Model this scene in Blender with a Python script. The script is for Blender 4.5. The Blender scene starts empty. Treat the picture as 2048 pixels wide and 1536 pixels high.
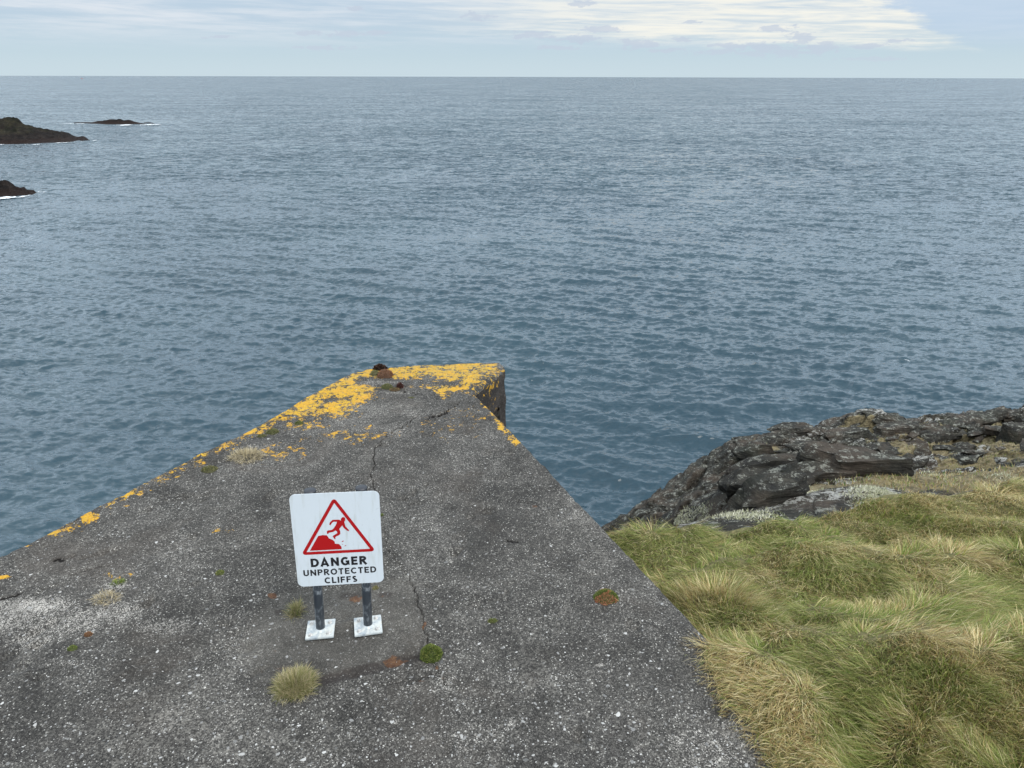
import bpy, bmesh, math, random
import numpy as np
from mathutils import Vector, Matrix

random.seed(7)
rng = np.random.default_rng(11)
D = bpy.data
scene = bpy.context.scene
col = scene.collection

# ------------------------------------------------------------------ camera
H = 2.73                      # camera above the concrete top (z = 0)
SEA = -33.0                   # sea level
F = 1538.0
PITCH = math.radians(21.85)
ROLL = math.radians(0.15)
f_ = np.array([0.0, math.cos(PITCH), -math.sin(PITCH)])
r0 = np.array([1.0, 0.0, 0.0])
u0 = np.array([0.0, math.sin(PITCH), math.cos(PITCH)])
r_ = r0 * math.cos(ROLL) + u0 * math.sin(ROLL)
u_ = -r0 * math.sin(ROLL) + u0 * math.cos(ROLL)

cam_data = D.cameras.new('camera')
cam = D.objects.new('camera', cam_data)
col.objects.link(cam)
cam_data.sensor_width = 36.0
cam_data.lens = F / 2048.0 * 36.0
cam_data.clip_start = 0.05
cam_data.clip_end = 60000.0
M = Matrix(((r_[0], u_[0], -f_[0], 0.0),
            (r_[1], u_[1], -f_[1], 0.0),
            (r_[2], u_[2], -f_[2], H),
            (0, 0, 0, 1)))
cam.matrix_world = M
scene.camera = cam


def ray(px, py):
    return f_ * F + r_ * (px - 1024.0) - u_ * (py - 768.0)


def on_plane(px, py, z=0.0):
    d = ray(px, py)
    t = (z - H) / d[2]
    return np.array([d[0] * t, d[1] * t, z])


def at_y(px, py, y):
    d = ray(px, py)
    t = y / d[1]
    return np.array([d[0] * t, y, H + d[2] * t])


# ------------------------------------------------------------------ render / light
scene.render.engine = 'CYCLES'
vs = scene.view_settings
vs.view_transform = 'Standard'
vs.look = 'None'
vs.exposure = 0.32
vs.gamma = 1.0
vs.use_curve_mapping = False

SUN_AZ = math.radians(130.0)     # clockwise from the view direction (+Y)
SUN_EL = math.radians(52.0)
sun_data = D.lights.new('sun', 'SUN')
sun_data.energy = 1.9
sun_data.angle = math.radians(35.0)
sun_data.color = (1.0, 0.96, 0.9)
sun = D.objects.new('sun', sun_data)
col.objects.link(sun)
sd = Vector((math.sin(SUN_AZ) * math.cos(SUN_EL), math.cos(SUN_AZ) * math.cos(SUN_EL), math.sin(SUN_EL)))
sun.rotation_euler = sd.to_track_quat('Z', 'Y').to_euler()

world = D.worlds.new('World')
scene.world = world
world.use_nodes = True
nt = world.node_tree
nt.nodes.clear()


class NG:
    """small helper for writing node graphs"""
    def __init__(self, tree):
        self.t = tree
        self.n = tree.nodes
        self.l = tree.links

    def link(self, a, b):
        self.l.new(a, b)

    def val(self, sock, v):
        if isinstance(v, bpy.types.NodeSocket):
            self.l.new(v, sock)
        elif v is not None:
            if isinstance(v, (tuple, list)) and len(v) == 3 and sock.type == 'RGBA':
                v = (*v, 1.0)
            sock.default_value = v

    def math(self, op, a, b=None, c=None, clamp=False):
        n = self.n.new('ShaderNodeMath')
        n.operation = op
        n.use_clamp = clamp
        self.val(n.inputs[0], a)
        if b is not None:
            self.val(n.inputs[1], b)
        if c is not None:
            self.val(n.inputs[2], c)
        return n.outputs[0]

    def add(self, a, b): return self.math('ADD', a, b)
    def sub(self, a, b): return self.math('SUBTRACT', a, b)
    def mul(self, a, b): return self.math('MULTIPLY', a, b)

    def smooth(self, x, lo, hi, a=0.0, b=1.0):
        n = self.n.new('ShaderNodeMapRange')
        n.interpolation_type = 'SMOOTHSTEP'
        self.val(n.inputs[0], x)
        self.val(n.inputs[1], lo); self.val(n.inputs[2], hi)
        self.val(n.inputs[3], a); self.val(n.inputs[4], b)
        return n.outputs[0]

    def lin(self, x, lo, hi, a=0.0, b=1.0):
        n = self.n.new('ShaderNodeMapRange')
        self.val(n.inputs[0], x)
        self.val(n.inputs[1], lo); self.val(n.inputs[2], hi)
        self.val(n.inputs[3], a); self.val(n.inputs[4], b)
        return n.outputs[0]

    def mix(self, fac, a, b, mode='MIX'):
        n = self.n.new('ShaderNodeMix')
        n.data_type = 'RGBA'
        n.blend_type = mode
        n.clamp_factor = True
        self.val(n.inputs[0], fac)
        self.val(n.inputs[6], a); self.val(n.inputs[7], b)
        return n.outputs[2]

    def noise(self, vec, scale, detail=4.0, rough=0.55, dist=0.0, color=False):
        n = self.n.new('ShaderNodeTexNoise')
        if vec is not None:
            self.l.new(vec, n.inputs['Vector'])
        n.inputs['Scale'].default_value = scale
        n.inputs['Detail'].default_value = detail
        n.inputs['Roughness'].default_value = rough
        n.inputs['Distortion'].default_value = dist
        return n.outputs['Color' if color else 'Fac']

    def voro(self, vec, scale, feature='F1', rand=1.0):
        n = self.n.new('ShaderNodeTexVoronoi')
        n.feature = feature
        if vec is not None:
            self.l.new(vec, n.inputs['Vector'])
        n.inputs['Scale'].default_value = scale
        n.inputs['Randomness'].default_value = rand
        return n

    def combine(self, x, y, z):
        n = self.n.new('ShaderNodeCombineXYZ')
        self.val(n.inputs[0], x); self.val(n.inputs[1], y); self.val(n.inputs[2], z)
        return n.outputs[0]

    def sep(self, v):
        n = self.n.new('ShaderNodeSeparateXYZ')
        self.l.new(v, n.inputs[0])
        return n.outputs

    def mapping(self, v, scale=(1, 1, 1), rot=(0, 0, 0), loc=(0, 0, 0)):
        n = self.n.new('ShaderNodeMapping')
        self.l.new(v, n.inputs[0])
        n.inputs['Location'].default_value = loc
        n.inputs['Rotation'].default_value = rot
        n.inputs['Scale'].default_value = scale
        return n.outputs[0]

    def ramp(self, fac, stops, interp='LINEAR'):
        n = self.n.new('ShaderNodeValToRGB')
        n.color_ramp.interpolation = interp
        el = n.color_ramp.elements
        while len(el) > 1:
            el.remove(el[-1])
        el[0].position = stops[0][0]
        el[0].color = (*stops[0][1], 1)
        for p, c in stops[1:]:
            e = el.new(p)
            e.color = (*c, 1)
        self.val(n.inputs[0], fac)
        return n.outputs[0]

    def attr(self, name, color=False):
        n = self.n.new('ShaderNodeAttribute')
        n.attribute_name = name
        return n.outputs['Color' if color else 'Fac']

    def texco(self, kind='Object'):
        n = self.n.new('ShaderNodeTexCoord')
        return n.outputs[kind]

    def bump(self, height, strength=0.5, dist=0.01, normal=None):
        n = self.n.new('ShaderNodeBump')
        n.inputs['Strength'].default_value = strength
        n.inputs['Distance'].default_value = dist
        self.l.new(height, n.inputs['Height'])
        if normal is not None:
            self.l.new(normal, n.inputs['Normal'])
        return n.outputs[0]


# ---- the sky: Nishita air with layers of cloud
g = NG(nt)
out = g.n.new('ShaderNodeOutputWorld')
bg = g.n.new('ShaderNodeBackground')
bg.inputs['Strength'].default_value = 0.1
sky = g.n.new('ShaderNodeTexSky')
sky.sky_type = 'NISHITA'
sky.sun_disc = False
sky.sun_elevation = SUN_EL
sky.sun_rotation = SUN_AZ
sky.air_density = 1.0
sky.dust_density = 0.6
sky.ozone_density = 1.5
d = g.texco('Generated')
sx, sy, sz = g.sep(d)
zc = g.math('MAXIMUM', sz, 0.0)
hor = g.math('SQRT', g.add(g.mul(sx, sx), g.mul(sy, sy)))
X = g.math('DIVIDE', sx, g.math('MAXIMUM', sy, 0.05))         # tan(azimuth) in front
Z = g.math('DIVIDE', zc, g.math('MAXIMUM', hor, 0.02))        # tan(elevation)


def sky_xz(px, py):
    v = ray(px, py)
    return v[0] / v[1], v[2] / math.hypot(v[0], v[1])


front = g.smooth(sy, 0.05, 0.3)
air = g.mix(0.25, sky.outputs[0], (6.2, 7.6, 8.9))
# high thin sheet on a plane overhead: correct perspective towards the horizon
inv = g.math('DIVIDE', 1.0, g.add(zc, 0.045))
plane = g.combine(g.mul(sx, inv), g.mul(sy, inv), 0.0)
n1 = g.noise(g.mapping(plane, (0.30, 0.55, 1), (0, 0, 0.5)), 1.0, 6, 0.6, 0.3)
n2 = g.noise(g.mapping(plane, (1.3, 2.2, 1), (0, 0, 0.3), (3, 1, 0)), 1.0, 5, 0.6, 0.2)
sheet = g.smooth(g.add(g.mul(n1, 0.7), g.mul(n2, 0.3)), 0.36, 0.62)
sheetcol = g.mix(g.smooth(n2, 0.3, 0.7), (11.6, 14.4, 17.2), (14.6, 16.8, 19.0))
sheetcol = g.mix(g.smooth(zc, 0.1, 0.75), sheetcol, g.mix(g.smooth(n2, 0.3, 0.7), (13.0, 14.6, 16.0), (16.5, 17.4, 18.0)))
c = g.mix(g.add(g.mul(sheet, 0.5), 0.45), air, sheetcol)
# streaks of cirrus seen low in front: coordinates in tan(az), tan(el)
lowv = g.combine(g.mul(X, 2.6), g.mul(Z, 34.0), 0.0)
lowr = g.mapping(lowv, (1, 1, 1), (0, 0, 0.45))
st = g.noise(lowr, 1.1, 7, 0.62, 0.5)
stf = g.noise(g.mapping(lowr, (2.2, 3.5, 1)), 1.6, 6, 0.65, 0.4)
fr = g.mul(front, g.smooth(Z, 0.24, 0.11))
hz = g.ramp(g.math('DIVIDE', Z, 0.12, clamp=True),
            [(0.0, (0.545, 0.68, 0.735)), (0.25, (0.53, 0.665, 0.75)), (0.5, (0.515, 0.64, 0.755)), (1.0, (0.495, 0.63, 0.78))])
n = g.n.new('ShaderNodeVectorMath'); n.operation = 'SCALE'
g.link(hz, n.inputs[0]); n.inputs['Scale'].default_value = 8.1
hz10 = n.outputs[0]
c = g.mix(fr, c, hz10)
up = g.smooth(Z, 0.018, 0.06)
streak = g.mul(g.mul(g.smooth(g.add(g.mul(st, 0.6), g.mul(stf, 0.4)), 0.40, 0.64), up), fr)
c = g.mix(g.mul(streak, 0.8), c, (6.2, 6.6, 7.05))
# bright cream patch right of centre
wob = g.mul(g.sub(g.noise(g.combine(g.mul(X, 9.0), g.mul(Z, 60.0), 0.0), 1.0, 7, 0.65, 0.3), 0.5), 0.055)
wX = g.add(X, g.mul(wob, 2.6))
wZ = g.add(Z, g.mul(wob, 0.55))


def half_plane(p0, p1, soft):
    """1 on the left of p0 -> p1, in (X, Z)"""
    (x0, z0), (x1, z1) = sky_xz(*p0), sky_xz(*p1)
    L = math.hypot(x1 - x0, z1 - z0)
    nx, nz = -(z1 - z0) / L, (x1 - x0) / L
    s = g.add(g.add(g.mul(wX, nx), g.mul(wZ, nz)), -(nx * x0 + nz * z0))
    return g.smooth(s, -soft, soft)


m1 = half_plane((1905, 78), (1640, -70), 0.009)
m2 = half_plane((1000, 68), (1900, 96), 0.008)
m3 = g.smooth(X, sky_xz(700, 40)[0], sky_xz(1350, 40)[0])
patch = g.mul(g.mul(g.mul(m1, m2), m3), fr)
patch = g.mul(patch, g.smooth(g.add(stf, g.mul(st, 0.6)), 0.62, 0.98, 0.25, 1.0))
c = g.mix(patch, c, (7.4, 7.35, 6.75))
# clear grey-blue air to the right of it
mr = g.mul(g.mul(g.sub(1.0, m1), g.smooth(X, sky_xz(1500, 60)[0], sky_xz(1800, 60)[0])), g.mul(fr, up))
c = g.mix(g.mul(mr, 0.8), c, (4.25, 5.3, 6.5))
# low puffs of lavender-grey cumulus
puffs = [(1275, 88, 45, 11), (1160, 78, 40, 9), (1068, 70, 45, 9), (1365, 78, 18, 6), (1382, 44, 17, 5), (1555, 57, 36, 9),
         (1470, 92, 40, 8), (1525, 94, 45, 11), (1600, 76, 32, 11), (1640, 96, 50, 14), (1560, 106, 90, 9),
         (1740, 92, 45, 7), (1800, 82, 30, 5), (1440, 102, 55, 7), (1205, 58, 40, 8), (1170, 6, 30, 7), (955, 32, 28, 8),
         (715, 18, 16, 6), (620, 66, 30, 5), (690, 68, 36, 6), (760, 65, 26, 5), (440, 74, 30, 3), (1750, 118, 60, 5),
         (1110, 95, 45, 5), (1330, 101, 40, 5), (650, 96, 70, 4)]
pn = g.noise(g.combine(g.mul(X, 70.0), g.mul(Z, 190.0), 0.0), 1.0, 6, 0.62, 0.3)
acc = None
for (px, py, rx, ry) in puffs:
    x0, z0 = sky_xz(px, py)
    x1, z1 = sky_xz(px + rx * 1.35, py - ry * 1.35)
    ax, az = 1.0 / max(1e-5, x1 - x0), 1.0 / max(1e-5, z1 - z0)
    dx = g.mul(g.sub(X, x0), ax)
    dz = g.mul(g.sub(Z, z0), az)
    q = g.math('SUBTRACT', 1.0, g.math('SQRT', g.add(g.mul(dx, dx), g.mul(dz, dz))))
    acc = q if acc is None else g.math('MAXIMUM', acc, q)
pm = g.smooth(g.add(g.math('MAXIMUM', acc, -0.6), g.mul(g.sub(pn, 0.5), 3.2)), 0.15, 0.6)
c = g.mix(g.mul(g.mul(pm, 0.72), fr), c, (4.45, 5.05, 5.95))
# haze washes the lowest band
c = g.mix(g.mul(g.smooth(Z, 0.035, 0.0), g.mul(fr, 0.75)), c, (4.8, 5.75, 6.3))
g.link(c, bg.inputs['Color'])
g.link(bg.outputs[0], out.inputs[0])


# ------------------------------------------------------------------ numpy noise
def _hash(ix, iy, seed):
    h = (ix.astype(np.int64) * 374761393 + iy.astype(np.int64) * 668265263 + seed * 974634777) & 0xFFFFFFFF
    h = ((h ^ (h >> 13)) * 1274126177) & 0xFFFFFFFF
    h = (h ^ (h >> 16)) & 0xFFFFFF
    return h / float(0xFFFFFF)


def vn(x, y, seed=0):
    x = np.asarray(x, float); y = np.asarray(y, float)
    ix = np.floor(x); iy = np.floor(y)
    fx = x - ix; fy = y - iy
    fx = fx * fx * fx * (fx * (fx * 6 - 15) + 10); fy = fy * fy * fy * (fy * (fy * 6 - 15) + 10)
    a = _hash(ix, iy, seed); b = _hash(ix + 1, iy, seed)
    c_ = _hash(ix, iy + 1, seed); d_ = _hash(ix + 1, iy + 1, seed)
    return (a * (1 - fx) + b * fx) * (1 - fy) + (c_ * (1 - fx) + d_ * fx) * fy - 0.5


def fbm(x, y, seed=0, octv=4, gain=0.5):
    s = 0; a = 1.0; t = 0
    for o in range(octv):
        s = s + a * vn(x * 2 ** o + 17.3 * o, y * 2 ** o - 9.1 * o, seed + o)
        t += a; a *= gain
    return s / t * 2.0


def voro2(x, y, seed=0):
    """F1 distance, F2 - F1 and the random value of the nearest cell"""
    x = np.asarray(x, float); y = np.asarray(y, float)
    ix = np.floor(x); iy = np.floor(y)
    f1 = np.full(x.shape, 9.0); f2 = np.full(x.shape, 9.0); rv = np.zeros(x.shape)
    cx = np.zeros(x.shape); cy = np.zeros(x.shape)
    for i in (-1, 0, 1):
        for j in (-1, 0, 1):
            jx = ix + i + _hash(ix + i, iy + j, seed); jy = iy + j + _hash(ix + i, iy + j, seed + 5)
            dd = np.hypot(x - jx, y - jy)
            r = _hash(ix + i, iy + j, seed + 9)
            near = dd < f1
            f2 = np.where(near, f1, np.minimum(f2, dd))
            rv = np.where(near, r, rv)
            cx = np.where(near, jx, cx); cy = np.where(near, jy, cy)
            f1 = np.where(near, dd, f1)
    return f1, f2 - f1, rv, cx, cy


def sstep(x, a, b):
    t = np.clip((x - a) / (b - a), 0, 1)
    return t * t * (3 - 2 * t)


# ------------------------------------------------------------------ object helpers
def tag(o, label=None, cat=None, group=None, kind=None):
    if label: o['label'] = label
    if cat: o['category'] = cat
    if group: o['group'] = group
    if kind: o['kind'] = kind
    return o


def link(o, parent=None):
    col.objects.link(o)
    if parent is not None:
        o.parent = parent
    return o


def mesh_np(name, verts, faces, mat, parent=None, smooth=False, attrs=None, faces_tri=None):
    """verts (n,3); faces (m,4) int array of quads and / or faces_tri (k,3)"""
    me = D.meshes.new(name)
    verts = np.asarray(verts, np.float32)
    me.vertices.add(len(verts))
    me.vertices.foreach_set('co', verts.ravel())
    parts = []
    tot = []
    if faces is not None and len(faces):
        parts.append(np.asarray(faces, np.int32).ravel()); tot.append(np.full(len(faces), 4, np.int32))
    if faces_tri is not None and len(faces_tri):
        parts.append(np.asarray(faces_tri, np.int32).ravel()); tot.append(np.full(len(faces_tri), 3, np.int32))
    loops = np.concatenate(parts); tot = np.concatenate(tot)
    me.loops.add(len(loops))
    me.loops.foreach_set('vertex_index', loops)
    me.polygons.add(len(tot))
    st_ = np.concatenate([[0], np.cumsum(tot)[:-1]]).astype(np.int32)
    me.polygons.foreach_set('loop_start', st_)
    if smooth:
        me.polygons.foreach_set('use_smooth', np.ones(len(tot), bool))
    me.update(calc_edges=True)
    if attrs:
        for k, v in attrs.items():
            v = np.asarray(v, np.float32)
            if v.ndim == 2:
                a = me.attributes.new(k, 'FLOAT_COLOR', 'POINT')
                if v.shape[1] == 3:
                    v = np.concatenate([v, np.ones((len(v), 1), np.float32)], 1)
                a.data.foreach_set('color', v.ravel())
            else:
                a = me.attributes.new(k, 'FLOAT', 'POINT')
                a.data.foreach_set('value', v)
    if mat is not None:
        me.materials.append(mat)
    o = D.objects.new(name, me)
    return link(o, parent)


def grid_faces(nr, nc):
    i = np.arange((nr - 1) * (nc - 1))
    r = i // (nc - 1); c_ = i % (nc - 1)
    a = r * nc + c_
    return np.stack([a, a + 1, a + nc + 1, a + nc], 1)


def bm_obj(name, bm, mat, parent=None, smooth=False):
    me = D.meshes.new(name)
    bm.to_mesh(me); bm.free()
    if smooth:
        for p in me.polygons: p.use_smooth = True
    me.materials.append(mat)
    return link(D.objects.new(name, me), parent)


def empty(name, loc, rotz=0.0):
    o = D.objects.new(name, None)
    o.empty_display_size = 0.1
    o.location = loc
    o.rotation_euler = (0, 0, rotz)
    return link(o)


def new_mat(name):
    m = D.materials.new(name)
    m.use_nodes = True
    t = m.node_tree
    t.nodes.clear()
    q = NG(t)
    o = q.n.new('ShaderNodeOutputMaterial')
    b = q.n.new('ShaderNodeBsdfPrincipled')
    q.link(b.outputs[0], o.inputs[0])
    return m, q, b, o


def simple_mat(name, colr, rough=0.6, metal=0.0, noise_amt=0.0, nscale=30.0):
    m, q, b, o = new_mat(name)
    if noise_amt > 0:
        nn = q.noise(q.texco(), nscale, 5, 0.6)
        cc = q.mix(q.smooth(nn, 0.3, 0.7), tuple(x * (1 - noise_amt) for x in colr), tuple(min(1, x * (1 + noise_amt)) for x in colr))
        q.val(b.inputs['Base Color'], cc)
    else:
        q.val(b.inputs['Base Color'], colr)
    b.inputs['Roughness'].default_value = rough
    b.inputs['Metallic'].default_value = metal
    return m


# ------------------------------------------------------------------ materials
# concrete
m_conc, q, b, o_ = new_mat('weathered_concrete')
P = q.texco()
warp = q.n.new('ShaderNodeVectorMath'); warp.operation = 'ADD'
q.link(P, warp.inputs[0])
wn = q.n.new('ShaderNodeVectorMath'); wn.operation = 'SCALE'
q.link(q.noise(P, 60, 3, 0.6, color=True), wn.inputs[0]); wn.inputs['Scale'].default_value = 0.012
q.link(wn.outputs[0], warp.inputs[1])
PW = warp.outputs[0]
v1 = q.voro(PW, 125)
v2 = q.voro(q.mapping(PW, (1, 1, 1), loc=(3.1, 1.7, 0.4)), 58)
v3 = q.voro(q.mapping(PW, (1, 1, 1), loc=(7.7, 2.2, 0.9)), 240)
r1 = q.sep(v1.outputs['Color'])[0]
r2 = q.sep(v2.outputs['Color'])[0]
r3 = q.sep(v3.outputs['Color'])[1]
big = q.noise(P, 1.3, 5, 0.6, 0.4)
big2 = q.noise(q.mapping(P, loc=(5, 5, 0)), 4.0, 5, 0.65, 0.5)
dens = q.add(q.mul(q.sub(big, 0.5), 0.95), q.mul(q.sub(big2, 0.5), 0.85))
wh = q.attr('white')
sm = q.attr('smoothp')
base = q.ramp(q.add(r1, q.mul(dens, 0.35)),
              [(0.0, (0.018, 0.017, 0.016)), (0.42, (0.040, 0.038, 0.036)), (0.66, (0.066, 0.063, 0.058)), (0.86, (0.13, 0.125, 0.114)), (0.98, (0.32, 0.31, 0.285))])
base = q.mix(0.45, base, q.ramp(q.add(r3, q.mul(dens, 0.3)), [(0.0, (0.026, 0.025, 0.024)), (0.55, (0.052, 0.050, 0.046)), (0.85, (0.15, 0.145, 0.14)), (1.0, (0.42, 0.41, 0.39))]))
chip = q.mul(q.smooth(q.add(r2, q.mul(dens, 0.12)), 0.93, 0.95), q.smooth(v2.outputs['Distance'], 0.34, 0.22))
chipc = q.mix(q.sep(v2.outputs['Color'])[1], (0.30, 0.29, 0.28), (0.62, 0.61, 0.57))
base = q.mix(q.mul(chip, q.sub(1.0, q.mul(sm, 0.7))), base, chipc)
fine = q.noise(P, 260, 3, 0.7)
base = q.mix(q.mul(q.smooth(fine, 0.52, 0.66), 0.36), base, (0.34, 0.33, 0.315))
base = q.mix(q.smooth(fine, 0.5, 0.34, 0, 0.4), base, (0.018, 0.017, 0.018))
# smoother repair patch under the sign
pc = q.mix(q.smooth(fine, 0.35, 0.65), (0.085, 0.080, 0.073), (0.20, 0.19, 0.17))
base = q.mix(q.mul(sm, 0.42), base, pc)
# pale crusts
wmask = q.smooth(q.add(q.add(wh, q.mul(q.sub(q.noise(P, 30, 7, 0.78, 0.6), 0.5), 2.0)), q.mul(q.sub(r3, 0.5), 0.75)), 0.62, 0.90)
base = q.mix(q.mul(wmask, 0.85), base, q.mix(fine, (0.36, 0.34, 0.32), (0.72, 0.70, 0.66)))
sp2 = q.mul(q.smooth(q.add(q.sep(v1.outputs['Color'])[1], q.mul(dens, 0.22)), 0.88, 0.93), q.smooth(v1.outputs['Distance'], 0.46, 0.30))
base = q.mix(q.mul(sp2, q.sub(0.85, q.mul(sm, 0.5))), base, q.mix(r3, (0.30, 0.29, 0.27), (0.74, 0.72, 0.67)))
dust = q.mul(q.smooth(q.noise(q.mapping(P, loc=(1, 6, 3)), 0.9, 6, 0.65, 0.8), 0.52, 0.72), q.smooth(r1, 0.35, 0.8))
base = q.mix(q.mul(dust, 0.7), base, (0.27, 0.26, 0.24))
# brown-violet staining
br = q.mul(q.smooth(q.noise(q.mapping(P, loc=(9, 2, 0)), 1.1, 5, 0.6, 0.6), 0.53, 0.68), 0.30)
base = q.mix(br, base, (0.090, 0.074, 0.062))
# dark stains on the top; on the side walls, painted shade
dk = q.attr('damp_shade')
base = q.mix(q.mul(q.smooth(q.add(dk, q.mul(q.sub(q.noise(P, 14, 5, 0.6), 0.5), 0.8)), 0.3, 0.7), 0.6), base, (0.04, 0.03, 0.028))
# rust
ru = q.smooth(q.add(q.attr('rust'), q.mul(q.sub(q.noise(P, 24, 6, 0.7, 0.5), 0.5), 1.5)), 0.45, 0.65)
ruc = q.ramp(q.noise(P, 55, 5, 0.7), [(0.3, (0.05, 0.022, 0.014)), (0.5, (0.16, 0.07, 0.03)), (0.7, (0.33, 0.18, 0.08))])
base = q.mix(q.mul(ru, 0.85), base, ruc)
# lichen, in two colours
ln = q.noise(P, 26, 7, 0.72, 0.8)
lf = q.noise(q.mapping(P, loc=(2, 8, 1)), 9, 4, 0.6, 0.5)
lic = q.attr('lichen')
lsum = q.sub(q.add(q.add(lic, q.mul(q.sub(ln, 0.5), 2.2)), q.mul(q.sub(lf, 0.5), 1.5)), q.smooth(lic, 0.12, 0.0, 0.0, 2.0))
lm = q.smooth(lsum, 0.45, 0.60)
old = q.smooth(q.noise(q.mapping(P, loc=(4, 4, 4)), 30, 5, 0.7), 0.42, 0.58)
lcol = q.ramp(q.noise(P, 70, 4, 0.7), [(0.3, (0.22, 0.13, 0.02)), (0.43, (0.48, 0.25, 0.006)), (0.55, (0.60, 0.35, 0.002)), (0.72, (0.66, 0.43, 0.008))])
lold = q.mix(fine, (0.20, 0.17, 0.06), (0.44, 0.36, 0.12))
fary = q.smooth(q.sep(P)[1], 6.4, 7.3)
lcol = q.mix(q.mul(q.mul(old, 0.65), q.add(q.mul(fary, 0.7), 0.3)), lcol, lold)
lcol = q.mix(q.smooth(lf, 0.46, 0.64, 0.0, 0.30), lcol, (0.62, 0.27, 0.01))
base = q.mix(q.mul(lm, q.lin(fine, 0.35, 0.65, 0.98, 0.62)), base, lcol)
cr = q.attr('crack')
base = q.mix(q.smooth(cr, 0.3, 0.75), base, (0.012, 0.010, 0.009))
hsv = q.n.new('ShaderNodeHueSaturation')
tone = q.add(q.mul(q.noise(q.mapping(P, loc=(11, 3, 0)), 1.5, 5, 0.62, 0.7), 0.6), q.mul(q.noise(q.mapping(P, loc=(2, 13, 0)), 5.5, 5, 0.65, 0.5), 0.4))
q.val(hsv.inputs['Value'], q.lin(tone, 0.36, 0.64, 0.36, 0.92))
hsv.inputs['Saturation'].default_value = 0.9
q.link(base, hsv.inputs['Color'])
warm = q.mix(1.0, hsv.outputs[0], (1.03, 1.0, 0.955), 'MULTIPLY')
q.val(b.inputs['Base Color'], q.mix(q.math('MAXIMUM', lm, q.mul(sp2, 0.6)), warm, base))
b.inputs['Roughness'].default_value = 0.92
b.inputs['Specular IOR Level'].default_value = 0.25
hgt = q.add(q.add(q.mul(r1, 0.55), q.mul(chip, 0.6)), q.add(q.mul(fine, 0.5), q.mul(lm, 0.5)))
q.link(q.bump(hgt, 0.75, 0.004), b.inputs['Normal'])

# grass blades: colour of each blade is its own
def blade_mat(name, trans=0.40):
    m, q, b, o = new_mat(name)
    cc = q.attr('bcol', True)
    q.val(b.inputs['Base Color'], cc)
    b.inputs['Roughness'].default_value = 0.62
    b.inputs['Specular IOR Level'].default_value = 0.3
    tr = q.n.new('ShaderNodeBsdfTranslucent')
    q.link(cc, tr.inputs[0])
    mx = q.n.new('ShaderNodeMixShader')
    mx.inputs[0].default_value = trans
    q.link(b.outputs[0], mx.inputs[1]); q.link(tr.outputs[0], mx.inputs[2])
    q.link(mx.outputs[0], o.inputs[0])
    return m


m_blade = blade_mat('grass_blade')
m_plant = blade_mat('cushion_leaf', 0.15)

m_soil, q, b, o_ = new_mat('turf_soil')
P = q.texco()
cc = q.ramp(q.noise(P, 22, 6, 0.7, 0.4), [(0.3, (0.06, 0.055, 0.02)), (0.5, (0.12, 0.11, 0.04)), (0.7, (0.22, 0.18, 0.08))])
q.val(b.inputs['Base Color'], cc)
b.inputs['Roughness'].default_value = 0.95
q.link(q.bump(q.noise(P, 60, 5, 0.7), 0.8, 0.02), b.inputs['Normal'])

# dark bedded rock
m_rock, q, b, o_ = new_mat('bedded_rock')
P = q.texco('Object')
geo = q.n.new('ShaderNodeNewGeometry')
GP = geo.outputs['Position']
nz = q.sep(geo.outputs['Normal'])[2]
lay = q.noise(q.mapping(GP, (0.7, 1.0, 8.0), (0.25, -0.15, 0)), 2.0, 8, 0.72, 0.25)
rn = q.noise(GP, 9, 6, 0.7, 0.3)
rc = q.ramp(q.add(q.mul(lay, 0.6), q.mul(rn, 0.4)),
            [(0.34, (0.010, 0.009, 0.008)), (0.46, (0.028, 0.026, 0.021)), (0.57, (0.062, 0.057, 0.044)), (0.70, (0.15, 0.135, 0.105))])
brn = q.smooth(q.noise(GP, 1.1, 4, 0.6), 0.48, 0.62)
rc = q.mix(q.mul(brn, 0.6), rc, q.mix(rn, (0.055, 0.040, 0.028), (0.18, 0.135, 0.10)))
grn = q.smooth(q.noise(q.mapping(GP, loc=(7, 3, 2)), 1.6, 4, 0.6), 0.5, 0.66)
rc = q.mix(q.mul(grn, 0.35), rc, (0.045, 0.052, 0.032))
upf = q.smooth(nz, 0.35, 0.9)
pale = q.smooth(q.noise(q.mapping(GP, (1, 1, 2.6)), 7.0, 8, 0.82, 0.0), 0.54, 0.58)
paler = q.attr('pale')
rc = q.mix(q.mul(q.mul(pale, q.add(q.mul(upf, 0.75), 0.15)), 0.9), rc, q.mix(rn, (0.27, 0.27, 0.22), (0.52, 0.52, 0.45)))
pw = q.smooth(q.add(paler, q.mul(q.sub(q.noise(q.mapping(GP, (1, 1, 2)), 13, 8, 0.8, 0.3), 0.5), 2.4)), 0.56, 0.70)
rc = q.mix(q.mul(pw, 0.9), rc, q.mix(rn, (0.38, 0.37, 0.33), (0.78, 0.77, 0.72)))
tf = q.smooth(q.add(q.attr('turf'), q.mul(q.sub(q.noise(GP, 5, 5, 0.6), 0.5), 1.0)), 0.4, 0.6)
rc = q.mix(tf, rc, q.mix(q.smooth(rn, 0.35, 0.6), (0.13, 0.105, 0.055), (0.34, 0.28, 0.16)))
# dark tidal zone near the water
q.val(b.inputs['Base Color'], rc)
b.inputs['Roughness'].default_value = 0.85
b.inputs['Specular IOR Level'].default_value = 0.3
hh = q.add(q.mul(lay, 1.6), q.mul(rn, 0.5))
bn = q.bump(hh, 1.0, 0.22)
bn = q.bump(q.noise(GP, 45, 5, 0.7), 0.5, 0.02, bn)
q.link(bn, b.inputs['Normal'])

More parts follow.
